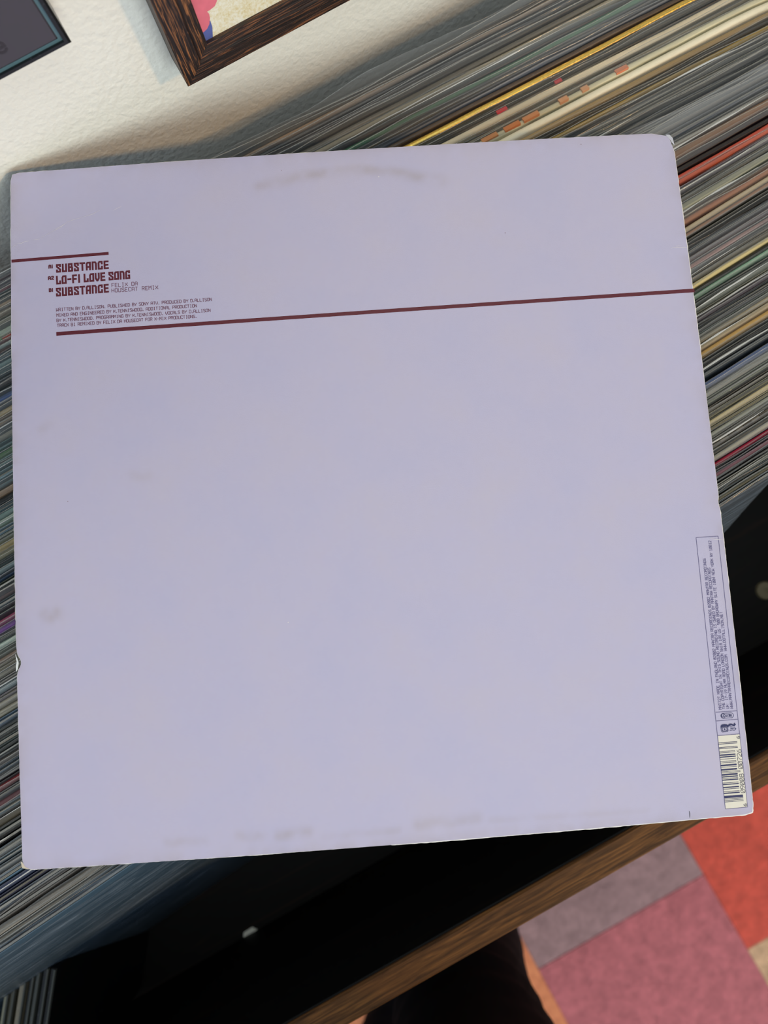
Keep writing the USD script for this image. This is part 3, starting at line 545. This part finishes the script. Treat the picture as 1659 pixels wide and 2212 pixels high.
BOLD = {  # heavy block forms, two strokes wide
 'S': [[(4, 4.7), (4, 6), (0, 6), (0, 4.4), (4, 1.9), (4, 0), (0, 0), (0, 1.3)]], 'U': [[(0, 6), (0, 0), (4, 0), (4, 6)]], 'B': [[(0, 0), (0, 6), (3.6, 6), (3.6, 3.6), (4, 2.9), (4, 0), (0, 0)], [(0, 3.2), (3.6, 3.2)]],
 'T': [[(-.4, 6), (4.4, 6)], [(2, 6), (2, 0)]], 'A': [[(0, 0), (0, 5), (.9, 6), (4, 6), (4, 0)], [(0, 2.3), (4, 2.3)]], 'N': [[(0, 0), (0, 6), (3.1, 6), (4, 5), (4, 0)]], 'C': [[(4, 4.5), (4, 6), (.9, 6), (0, 5), (0, 0), (4, 0), (4, 1.7)]],
 'E': [[(4, 6), (0, 6), (0, 0), (4, 0)], [(0, 3), (3.6, 3)]], 'L': [[(0, 6), (0, 0), (4, 0), (4, 1.8)]], 'O': [[(0, .2), (0, 5), (.9, 6), (4, 6), (4, 0), (0, 0), (0, 1)]], 'F': [[(4, 6), (0, 6), (0, 0)], [(0, 2.8), (3.6, 2.8)]],
 'I': [[(2, 6), (2, 0)]], 'V': [[(0, 6), (0, 2), (1.7, 0), (2.3, 0), (4, 2), (4, 6)]], 'G': [[(4, 5.1), (4, 6), (.9, 6), (0, 5), (0, 0), (4, 0), (4, 2.3), (3.2, 2.3)]], '-': [[(.2, 3), (3.8, 3)]], ' ': []}
def lettering(text, p0, p1, hpx, wpx, glyphs=GL, gw=4.0, gap=1.6, narrow=(), space=None, edge=0.0, round_=False):
    """text fitted between two pixel points of its baseline; hpx cap height, wpx stroke width in pixels"""
    a, b = sl(*p0), sl(*p1); L = np.linalg.norm(b - a); d = (b - a) / L; nn = np.array([-d[1], d[0]])
    widths = [(space if (ch == ' ' and space is not None) else narrow.get(ch, gw) if isinstance(narrow, dict) else gw) for ch in text]
    total = sum(widths) + gap * (len(text) - 1)
    w = wpx * PXM; sx = (L - (w if edge else 0)) / total; sy = (hpx * PXM - (w if edge else 0)) / 6.0
    lines = []; x = 0
    for ch, cw in zip(text, widths):
        for pl in glyphs[ch]:
            pts = [( (x + (gx if cw == gw else (gx - gw / 2) * min(1, cw / gw) + cw / 2)) * sx + edge * w / 2, gy * sy + edge * w / 2) for gx, gy in pl]
            lines.append(sg.LineString([a + d * u_ + nn * v_ for u_, v_ in pts]))
        x += cw + gap
    return unary_union([l.buffer(w / 2, cap_style=(2 if not edge else 3), join_style=(2 if not round_ else 1), mitre_limit=1.6) for l in lines])
nb = {'I': 1.2, '-': 3.2}
ti = [lettering('SUBSTANCE', (121.6, 589.5), (235.6, 581.4), 19.6, 3.9, BOLD, 4.0, 3.3, nb, edge=1), lettering('LO-FI LOVE SONG', (121.8, 615), (282, 603), 19.6, 3.9, BOLD, 4.0, 3.1, nb, space=0.2, edge=1), lettering('SUBSTANCE', (121.6, 641), (236, 632.2), 19.6, 3.9, BOLD, 4.0, 3.3, nb, edge=1)]
for s_ in ti: obj('title_line', print_mesh(s_), M_red, tsl, label='bold dark red track title')
for txt, p0, p1 in (('A1', (105, 580.8), (115.2, 579.9)), ('A2', (103.9, 605.6), (117.2, 604.4)), ('B1', (105.8, 631.4), (115.6, 630.8))):
    gl = {**GL, '1': [[(2, 6), (2, 0)]]}
    obj('track_number', print_mesh(lettering(txt, p0, p1, 8.8, 2.2, gl, 4.0, 2.2, {'1': 1.6}, edge=1)), M_red, tsl)
for txt, p0, p1, h_ in (('FELIX DA', (242, 620.7), (297.5, 617.2), 8.2), ('HOUSECAT REMIX', (242, 632.2), (341.8, 625.4), 8.4)):
    obj('remix_text', print_mesh(lettering(txt, p0, p1, h_, 1.15, gap=1.8)), M_redt, tsl)
for txt, p0, p1 in (('WRITTEN BY D.ALLISON. PUBLISHED BY SONY ATV. PRODUCED BY D.ALLISON', (122.2, 672.7), (457.8, 650.6)),
                    ('MIXED AND ENGINEERED BY K.TENNISWOOD. ADDITIONAL PRODUCTION', (122.7, 684.6), (425.5, 664.3)),
                    ('BY K.TENNISWOOD. PROGRAMMING BY K.TENNISWOOD. VOCALS BY D.ALLISON', (122.9, 695.9), (454.9, 674.2)),
                    ('TRACK B1 REMIXED BY FELIX DA HOUSECAT FOR X-MIX PRODUCTIONS.', (123.9, 706.7), (425.3, 687.2))):
    obj('credit_line', print_mesh(lettering(txt, p0, p1, 6.6, 1.1, gap=1.5, narrow={'.': 2.4}, space=2.6)), M_redt, tsl)
# box of small print with barcode
BL0, BR0, BL1, BR1 = (1503.3, 1161.3), (1551.2, 1158.2), (1566.9, 1747.6), (1614.8, 1743.2)
lw_ = 1.0
rules = [bar(BL0, BR0, lw_), bar(BR0, BR1, lw_), bar(BL1, BR1, lw_), bar(BL0, BL1, lw_), bar((1545.7, 1538.6), (1592.7, 1535.4), lw_), bar((1547.3, 1557.4), (1594.6, 1553.7), lw_), bar((1550.2, 1589.2), (1598.4, 1585.3), lw_)]
obj('box_outline', print_mesh(unary_union(rules), 0.00009), M_ink, tsl, label='thin outline of the small print box')
for txt, p0, p1 in (('MNT72T MADE IN ENGLAND ℗2002 MANTRA RECORDINGS ©2002 MANTRA RECORDINGS', (1558.7, 1532.2), (1523.9, 1206.7)),
                    ('THE COPYRIGHT IN THIS SOUND RECORDING IS OWNED BY MANTRA RECORDINGS', (1566.4, 1531.2), (1533.7, 1226.8)),
                    ('UK: 17-19 ALMA ROAD LONDON SW18 1AA US: 500 BROADWAY SUITE 1004 NEW YORK NY 10012', (1574.5, 1530.6), (1535.7, 1168)),
                    ('WWW.MANTRARECORDINGS.COM  WWW.DOTALLISON.NET', (1583.0, 1530), (1560.3, 1321.5))):
    obj('small_print_line', print_mesh(lettering(txt, p0, p1, 5.4, 1.0, gap=1.5, narrow={'.': 2.4}, space=2.8)), M_ink, tsl)
def quad(*ps): return sg.Polygon([sl(*p) for p in ps])
obj('barcode_panel', print_mesh(quad((1550.6, 1589.7), (1598.2, 1585.9), (1614.4, 1742.8), (1567.2, 1747.0)), 0.00005), M_cream, tsl, label='cream panel behind the barcode')
ZB = lambda x, y: (1520 + x / 13.825, 1620 + y / 13.825)
bars = []
def lx(y): return 455 + (y - 45) * (622 - 455) / (1550 - 45)     # left end of a bar in the zoomed frame
for y0, y1, ln in [(-217, -200, 570), (-177, -160, 570), (-78, -62, 570), (-42, -25, 570), (48, 60, 480), (84, 98, 480), (142, 178, 480), (203, 235, 480), (278, 290, 480), (344, 358, 480), (385, 398, 480), (444, 490, 480), (516, 528, 480), (574, 620, 480), (648, 660, 570), (684, 696, 570), (724, 770, 480),
                   (793, 826, 480), (853, 866, 480), (888, 920, 480), (984, 998, 480), (1022, 1052, 480), (1108, 1142, 480), (1169, 1183, 480), (1244, 1258, 480), (1283, 1316, 480), (1374, 1446, 566), (1464, 1478, 566), (1507, 1521, 566), (1549, 1563, 566)]:
    xl_ = lx(y0); sk = -0.0785
    bars.append(quad(ZB(xl_, y0), ZB(xl_ + ln, y0 + sk * ln), ZB(xl_ + ln + (y1 - y0) * .1, y1 + sk * ln), ZB(xl_ + (y1 - y0) * .1, y1)))
obj('barcode_bars', print_mesh(unary_union(bars), 0.0001), M_navy, tsl, label='navy bars of the barcode', kind=None)
for txt, p0, p1, h_ in (('09008', (1609.7, 1711.9), (1606.0, 1671.5), 8.8), ('00726', (1604.3, 1659.8), (1600.3, 1619), 8.6), ('6', (1613.0, 1741.0), (1612.5, 1736.3), 6.4), ('6', (1597.8, 1594.9), (1597.3, 1590.2), 6.4)):
    obj('barcode_digits', print_mesh(lettering(txt, p0, p1, h_, 1.0, gap=1.3), 0.0001), plain('digit_ink', (74, 74, 92), .5, 1.0), tsl)
# label code pill and the little emblem
def loc2(o, ang):   # helper frame on the sleeve: pixels right / up from a centre
    c0 = sl(*o); dx = sl(o[0] + 10, o[1] - 0.75) - c0; dx /= np.linalg.norm(dx); dy = np.array([-dx[1], dx[0]])
    return lambda x, y: c0 + dx * x * PXM + dy * y * PXM
fr_ = loc2((1570.7, 1545.8), 0)
pill = sg.LineString([fr_(-8.2, 0), fr_(8.2, 0)]).buffer(5.4 * PXM); pin = sg.LineString([fr_(-8.2, 0), fr_(8.2, 0)]).buffer(4.6 * PXM)
circ = sg.Point(fr_(-8.2, 0)).buffer(4.7 * PXM).difference(sg.Point(fr_(-8.2, 0)).buffer(4.0 * PXM))
ptx = lambda s_, x0, x1, y: lettering(s_, (1570.7 + x0, 1545.8 - y - x0 * .075), (1570.7 + x1, 1545.8 - y - x1 * .075), 4.2, 0.9, gap=1.4)
obj('code_pill', print_mesh(unary_union([pill.difference(pin), circ, ptx('LC', -11.2, -5.2, -2.2), ptx('11381', -2.6, 10.5, -2.2)]), 0.0001), M_navy, tsl, label='small oval code mark')
fe = loc2((1571.5, 1571.5), 0)
def pol(pts): return sg.Polygon([fe(*p) for p in pts])
def rr(cx, cy, w, h, r): 
    return sg.Polygon([fe(cx - w, cy - h), fe(cx + w, cy - h), fe(cx + w, cy + h), fe(cx - w, cy + h)]).buffer(-r * PXM).buffer(r * PXM)
eye = [rr(-6.5, -3, 7.5, 5.6, 3).difference(rr(-6.5, -3, 6.8, 4.9, 3)), rr(-6.5, -3, 5.6, 4.2, 2.4).difference(rr(-6.5, -3, 4.4, 3.0, 1.8)), sg.Point(fe(-6.5, -3)).buffer(1.6 * PXM)]
hair = [pol([(-14.5, -1), (-14, 4), (-12, 6.6), (-6, 7.2), (-1, 6.5), (1.5, 5), (4, 7), (8, 7.6), (11, 6.5), (12.5, 4.5), (14, 7), (16, 8.5), (18, 4), (16, 3.5), (14.5, 1), (11, 2.2), (9, 4), (5, 3), (2, 1.5), (1.2, -1), (0.2, 1), (-3, 2.6), (-9, 2.8), (-12.5, 1.5), (-13.6, -1)])]
leg_ = [sg.LineString([fe(5, 1), fe(10, .6)]).buffer(.5 * PXM), sg.LineString([fe(6, -2.6), fe(15, -2), fe(17, -3.4)]).buffer(.6 * PXM), sg.LineString([fe(4, -6), fe(10, -5.6), fe(13, -6.6)]).buffer(.5 * PXM), sg.LineString([fe(14, -6.4), fe(17, -4)]).buffer(.5 * PXM)]
obj('emblem', print_mesh(unary_union(eye + hair + leg_), 0.0001), M_navy, tsl, label='small navy emblem above the barcode')
# creases and chips
def taper(pts, w0, w1=0.15):
    P = np.array([sl(*p) for p in pts]); k = len(P); up = []; dn = []
    for q_ in range(k):
        d = P[min(q_ + 1, k - 1)] - P[max(q_ - 1, 0)]; d /= np.linalg.norm(d); nn = np.array([-d[1], d[0]])
        w = (w0 * math.sin(math.pi * (q_ + .3) / (k - .4)) + w1) * PXM / 2; up.append(P[q_] + nn * w); dn.append(P[q_] - nn * w)
    return sg.Polygon(up + dn[::-1]).buffer(0)
M_crease = plain('crease_white', (214, 210, 222), 0.6, 1.0)
cr = [taper([(25.5, 536), (31, 531), (36, 529)], .8), taper([(36.6, 526.5), (46, 526), (55, 521.6), (62, 521)], 1.5), taper([(72, 518.6), (79, 517.8), (86, 516.2)], 1.2), taper([(86, 516), (101, 507), (112, 501)], .7), taper([(112, 501), (122, 496), (134, 491)], 1.1), taper([(120, 495), (134, 488.6), (144, 481)], 1.6), taper([(144, 481), (158.6, 475), (177, 470)], 1.0), taper([(177, 470), (200, 463), (217, 454)], 1.1), taper([(245, 455), (254, 450), (263, 446)], 1.1)]
obj('crease', print_mesh(unary_union(cr)), M_crease, tsl, label='thin pale crease at the upper left')
obj('crease', print_mesh(unary_union([taper([(1450, 536.5), (1462, 534), (1472, 535), (1487, 535.8)], 1.6), taper([(1460, 532), (1466, 530.5), (1472, 532)], .8)])), M_crease, tsl, label='thin pale crease at the right edge')
obj('crease', print_mesh(unary_union([taper([(1534, 1163.5), (1548, 1165.3), (1563.5, 1166.2)], 1.8)]), 0.00011), M_crease, tsl, label='thin pale crease across the small print box')
obj('corner_scuff', print_mesh(unary_union([quad((1438, 291), (1446, 291), (1453, 298), (1457, 314), (1451, 308), (1446, 299)), taper([(1438, 292), (1447, 300), (1455, 312)], 1.6)])), plain('scuffed_card', (196, 198, 212), .7, 1.0), tsl, label='scuffed pale top right corner')
obj('corner_scuff', print_mesh(unary_union([taper([(46, 1864), (52, 1874), (62, 1877)], 4), quad((45, 1862), (48, 1862), (57, 1876), (48, 1875))])), plain('scuffed_card_cream', (206, 196, 180), .8, 1.0), tsl, label='scuffed cream bottom left corner')
obj('torn_edge', print_mesh(quad((33, 1412), (38, 1424), (40.5, 1432), (39, 1444), (35, 1452), (34.5, 1440), (36, 1430))), plain('torn_card', (226, 232, 236), .8, 1.0), tsl, label='white torn nick in the left edge')
specks = [((818, 382), .9), ((623, 1344), .9), ((1091, 504), .6), ((1255, 312), .6), ((147, 1083), .5), ((608, 368), .5)]
for p, r_ in specks: obj('speck', print_mesh(sg.Point(sl(*p)).buffer(r_ * 1.6 * PXM, 4)), M_crease if r_ > .8 else plain('dark_speck', (130, 96, 104), .7, 1.0), tsl)
obj('ink_mark', print_mesh(taper([(1489, 1752), (1490, 1758), (1490, 1766)], 1.4, .5)), plain('dark_mark', (70, 70, 84), .6, 1.0), tsl, label='short dark nick at the lower edge')

# ------------------------------------------------------------------ pictures on the wall
FT = 0.0185
def frame(tname, label, X0, X1, Z0, Z1, prof, mx, mz):
    """prof: (inset, distance from the wall)"""
    t = thing(tname, label, 'picture frame', (X0, WALLY, Z0))
    cor = lambda ins: [(X0 + ins, Z0 + ins), (X1 - ins, Z0 + ins), (X1 - ins, Z1 - ins), (X0 + ins, Z1 - ins)]
    for k in range(4):
        v = []; f = []
        for ins, dp in prof:
            c_ = cor(ins); a_, b_ = c_[k], c_[(k + 1) % 4]
            v += [(a_[0] - X0, -dp, a_[1] - Z0), (b_[0] - X0, -dp, b_[1] - Z0)]
        npf = len(prof)
        for q_ in range(npf):
            n_ = (q_ + 1) % npf
            f += [[2 * q_, 2 * q_ + 1, 2 * n_ + 1], [2 * q_, 2 * n_ + 1, 2 * n_]]
        poly = sg.Polygon([(p_[0], p_[1]) for p_ in prof]); tv, tf = trimesh.creation.triangulate_polygon(poly, engine='earcut')
        idx = [int(np.argmin([(p_[0] - w_[0]) ** 2 + (p_[1] - w_[1]) ** 2 for p_ in prof])) for w_ in tv]
        for tri in tf: f.append([2 * idx[x_] for x_ in tri]); f.append([2 * idx[x_] + 1 for x_ in tri][::-1])
        m = trimesh.Trimesh(np.array(v), np.array(f), process=False); m.fix_normals()
        obj('frame_rail', m, mx if k % 2 == 0 else mz, t)
    return t
Bc = aty(408, 190, WALLY - FT); w = 0.0152
prof = [(0, 0.0005), (0, FT - .0008), (.0008, FT), (w * .60, FT), (w * .63, FT - .0011), (w * .655, FT - .0009), (w, FT - .0012), (w, 0.004), (w * .6, 0.0005)]
X0, Z0, X1, Z1 = Bc[0], Bc[2], Bc[0] + 0.40, Bc[2] + 0.30
tB = frame('picture_frame', 'dark brown wood grain picture frame holding a cream floral painting', X0, X1, Z0, Z1, prof, M_frame_x, M_frame_z)
PD = FT - 0.003
M_paper = mat('art_paper', {'g': ('geometry', {}), 'n': ('noise_texture', {'scale': 900.0, 'detail': 4.0, 'roughness': 0.7}), 'n2': ('noise_texture', {'scale': 120.0, 'detail': 3.0}), 'ad': ('math', {'math_type': 'multiply_add', 'value2': 0.45}),
    'r': ('rgb_ramp', {'ramp': [(0.42, alb((200, 178, 124), 1.0)), (0.62, alb((218, 207, 170), 1.0)), (0.85, alb((230, 227, 210), 1.0))]}), 'p': ('principled_bsdf', {'roughness': 0.7})},
    [('g.position', 'n.vector'), ('g.position', 'n2.vector'), ('n2.fac', 'ad.value1'), ('n.fac', 'ad.value3'), ('ad.value', 'r.fac'), ('r.color', 'p.base_color')])
obj('painting_paper', box(w * .8, X1 - X0 - w * .8, -PD, -PD + .001, w * .8, Z1 - Z0 - w * .8), M_paper, tB, label='textured cream paper')
def art(pxs, col, name, lift, extra=()):
    ZP = lambda x, y: (300 + x / 4.1475, y / 4.1475)
    pts = [aty(*ZP(*p), WALLY - PD - lift) for p in pxs]
    P = sg.Polygon([(p[0] - X0, p[2] - Z0) for p in pts] + list(extra)).buffer(0)
    m = flat(P, 0); v = np.c_[m.vertices[:, 0], np.full(len(m.vertices), -PD - lift), m.vertices[:, 1]]
    mm = mat('paint_' + name.replace('_shape', '') + f'_{len(used)}', {'g': ('geometry', {}), 'n': ('noise_texture', {'scale': 60.0, 'detail': 5.0}), 'r': ('rgb_ramp', {'ramp': [(0.3, alb(np.array(col) * .9, 1)), (0.7, alb(np.minimum(np.array(col) * 1.1, 255), 1))]}), 'p': ('principled_bsdf', {'roughness': 0.7})}, [('g.position', 'n.vector'), ('n.fac', 'r.fac'), ('r.color', 'p.base_color')])
    obj(name, trimesh.Trimesh(v, m.faces, process=False), mm, tB)
art([(540, 420), (590, 400), (664, 352), (658, 240), (640, 185), (600, 180), (540, 260)], (84, 96, 160), 'blue_shape', .0001)
art([(530, 310), (556, 302), (585, 285), (612, 258), (632, 215), (637, 160), (630, 125), (612, 105), (640, 88), (680, 55), (700, 10), (705, -60), (640, -140), (520, -160), (380, -100), (380, 60), (440, 200)], (214, 108, 124), 'pink_shape', .0002)

Ac = aty(157, 95, WALLY - FT)
profA = [(0, 0.0005), (0, FT - .001), (.001, FT), (.0024, FT), (.0024, FT - .002), (.0024, 0.0005)]
AX1, AZ0 = Ac[0], Ac[2]; AX0, AZ1 = AX1 - 0.26, AZ0 + 0.26
M_blk = mat('gloss_black', {'g': ('geometry', {}), 'n': ('noise_texture', {'scale': 700.0, 'detail': 3.0}), 'r': ('rgb_ramp', {'ramp': [(0.62, (0.006, 0.007, 0.009)), (0.8, (0.06, 0.065, 0.07))]}), 'p': ('principled_bsdf', {'roughness': 0.3})}, [('g.position', 'n.vector'), ('n.fac', 'r.fac'), ('r.color', 'p.base_color')])
tA = frame('picture_frame', 'black picture frame with a plain dark grey panel, at upper left', AX0, AX1, AZ0, AZ1, profA, M_blk, M_blk)
for ins0, ins1, m_, nm, dp in ((.0024, .0038, plain('teal_bevel', (70, 96, 104), .25), 'glass_bevel', FT - .0012),):
    o_ = sg.box(ins0, ins0, .26 - ins0, .26 - ins0).difference(sg.box(ins1, ins1, .26 - ins1, .26 - ins1))
    m = flat(o_, 0); v = np.c_[m.vertices[:, 0], np.full(len(m.vertices), -dp), m.vertices[:, 1]]
    obj(nm, trimesh.Trimesh(v, m.faces, process=False), m_, tA, label='thin teal bevelled border')
obj('panel', box(.0038, .26 - .0038, -(FT - .0008), -.002, .0038, .26 - .0038, .0006), plain('dark_panel', (66, 62, 70), .4, 1.0), tA, label='plain dark grey panel')
tx = text_mesh('ie', 0.0062, 0.0001, True); tx.apply_transform([[1, 0, 0, 0], [0, 0, -1, 0], [0, 1, 0, 0], [0, 0, 0, 1]])
pt = aty(4, 121, WALLY - FT); tx.apply_translation((pt[0] - AX0 - .0035, -(FT - .0008) - .00002, pt[2] - AZ0))
obj('panel_lettering', tx, plain('dark_letter', (48, 43, 50), .5, 1.0), tA, label='faint darker lettering')

# ------------------------------------------------------------------ rug
t = thing('patchwork_rug', 'woven rug of red, pink, grey, orange and beige squares on the floor', 'rug', (0, -1.0, 0.0))
pal = {'grey': (140, 112, 116), 'pink': (166, 92, 100), 'red': (186, 72, 58), 'orange': (200, 122, 84), 'beige': (184, 150, 120), 'blue': (112, 140, 176), 'plum': (120, 70, 84)}
RM = {}
for k_, c_ in pal.items():
    b_ = np.array(alb(c_, 1.35))
    RM[k_] = mat('rug_' + k_, {'g': ('geometry', {}), 'n': ('noise_texture', {'scale': 55.0, 'detail': 6.0, 'roughness': 0.65}), 'n2': ('noise_texture', {'scale': 900.0, 'detail': 2.0}), 'ad': ('math', {'math_type': 'multiply_add', 'value2': 0.4}),
        'r': ('rgb_ramp', {'ramp': [(0.45, tuple(b_ * .72)), (0.7, tuple(b_)), (0.95, tuple(np.minimum(b_ * 1.3, .9)))]}), 'b': ('bump', {'strength': 0.9, 'distance': 0.004}),
        'p': ('principled_bsdf', {'roughness': 0.95, 'sheen_weight': 0.2})}, [('g.position', 'n.vector'), ('g.position', 'n2.vector'), ('n2.fac', 'ad.value1'), ('n.fac', 'ad.value3'), ('ad.value', 'r.fac'), ('r.color', 'p.base_color'), ('ad.value', 'b.height'), ('b.normal', 'p.normal')])
def patch(x0, x1, y0, y1, col, h=0.011):
    g_ = 0.0001; m = box(x0 + g_, x1 - g_, y0 + g_ + 1.0, y1 - g_ + 1.0, 0.0002, h, 0.0012)
    obj('rug_patch', m, RM[col], t)
xs_ = [-1.0, -0.66, -0.362, -0.215, -0.114, 0.194, 0.50, 0.82, 1.1]
cols = [[(-.25, -.55, 'plum'), (-.55, -.9, 'beige'), (-.9, -1.3, 'red'), (-1.3, -1.7, 'grey')], [(-.25, -.45, 'grey'), (-.45, -.95, 'orange'), (-.95, -1.3, 'plum'), (-1.3, -1.7, 'pink')],
        [(-.25, -.60, 'blue'), (-.60, -.9, 'beige'), (-.9, -1.3, 'red'), (-1.3, -1.7, 'orange')], [(-.25, -.8, 'orange'), (-.8, -1.2, 'grey'), (-1.2, -1.7, 'beige')],
        [(-.25, -.6, 'grey'), (-.6, -.95, 'pink'), (-.95, -1.3, 'orange'), (-1.3, -1.7, 'red')], [(-.25, -.728, 'red'), (-.728, -1.05, 'beige'), (-1.05, -1.4, 'plum'), (-1.4, -1.7, 'grey')],
        [(-.25, -.5, 'beige'), (-.5, -.9, 'pink'), (-.9, -1.3, 'grey'), (-1.3, -1.7, 'orange')], [(-.25, -.7, 'orange'), (-.7, -1.1, 'red'), (-1.1, -1.7, 'pink')]]
for k_, cl in enumerate(cols):
    for y1_, y0_, c_ in cl: patch(xs_[k_], xs_[k_ + 1], y0_, y1_, c_, 0.0108 + 0.0006 * ((k_ + int(abs(y1_) * 10)) % 2))

# ------------------------------------------------------------------ the person's legs in front of the bin
def hullchain(js):
    parts = []
    for (a_, ra), (b_, rb) in zip(js[:-1], js[1:]):
        sa = m3.Manifold.sphere(ra, 28).translate(tuple(a_)); sb = m3.Manifold.sphere(rb, 28).translate(tuple(b_)); parts.append(m3.Manifold.batch_hull([sa, sb]))
    return m3.Manifold.batch_boolean(parts, m3.OpType.Add)
K = atz(1006, 2212, 0.52); kx, ky = K[0] + .0, K[1]
t = thing('person', 'person in black trousers standing in front of the bin', 'person', (kx, ky, 0.0))
legL = [((0.03, -0.02, 0.80), .094), ((0.006, -0.018, 0.62), .080), ((0.0, 0.0, 0.50), .068), ((0.008, -0.012, 0.40), .062), ((0.02, -0.05, 0.09), .048)]
legR = [((-.16, -0.06, 0.80), .094), ((-.175, -0.09, 0.62), .080), ((-.18, -0.10, 0.50), .068), ((-.18, -0.115, 0.40), .060), ((-.185, -0.17, 0.09), .048)]
hip = [((-.14, -.05, .86), .11), ((.02, -.03, .86), .11)]
body = hullchain(legL) + hullchain(legR) + hullchain(hip)
body = body.refine_to_length(0.012).to_mesh()
bmesh = trimesh.Trimesh(body.vert_properties[:, :3], body.tri_verts, process=True)
trimesh.smoothing.filter_taubin(bmesh, iterations=14)
nv = bmesh.vertex_normals; zf = bmesh.vertices
fold = np.sin(zf[:, 2] * 150 + 4 * fbm(zf * 9, 2, 3) + zf[:, 0] * 40) * 0.0022 * np.exp(-((zf[:, 2] - 0.52) / 0.09) ** 2) + (fbm(zf * 14, 3, 8) - .5) * 0.006
bmesh.vertices = zf + nv * fold[:, None]
M_trs = mat('black_cloth', {'g': ('geometry', {}), 'n': ('noise_texture', {'scale': 1500.0, 'detail': 2.0}), 'b': ('bump', {'strength': .4, 'distance': .0006}), 'p': ('principled_bsdf', {'base_color': (0.004, 0.004, 0.006), 'roughness': 0.9, 'specular_ior_level': 0.15})}, [('g.position', 'n.vector'), ('n.fac', 'b.height'), ('b.normal', 'p.normal')])
obj('trousers', bmesh, M_trs, t, smooth=True, label='black trousers with soft folds at the knee')
for (ax_, ay_) in ((0.02, -0.05), (-.185, -.17)):
    sh = hullchain([((ax_, ay_ - .06, .052), .036), ((ax_, ay_ + .06, .048), .034), ((ax_, ay_ + .15, .042), .028)])
    sh = sh - m3.Manifold.cube((1, 1, 1), True).translate((0, 0, -.488))
    shm = sh.refine_to_length(.015).to_mesh(); shm = trimesh.Trimesh(shm.vert_properties[:, :3], shm.tri_verts)
    obj('shoe', shm, plain('shoe_leather', (40, 36, 36), .5), t, smooth=40)
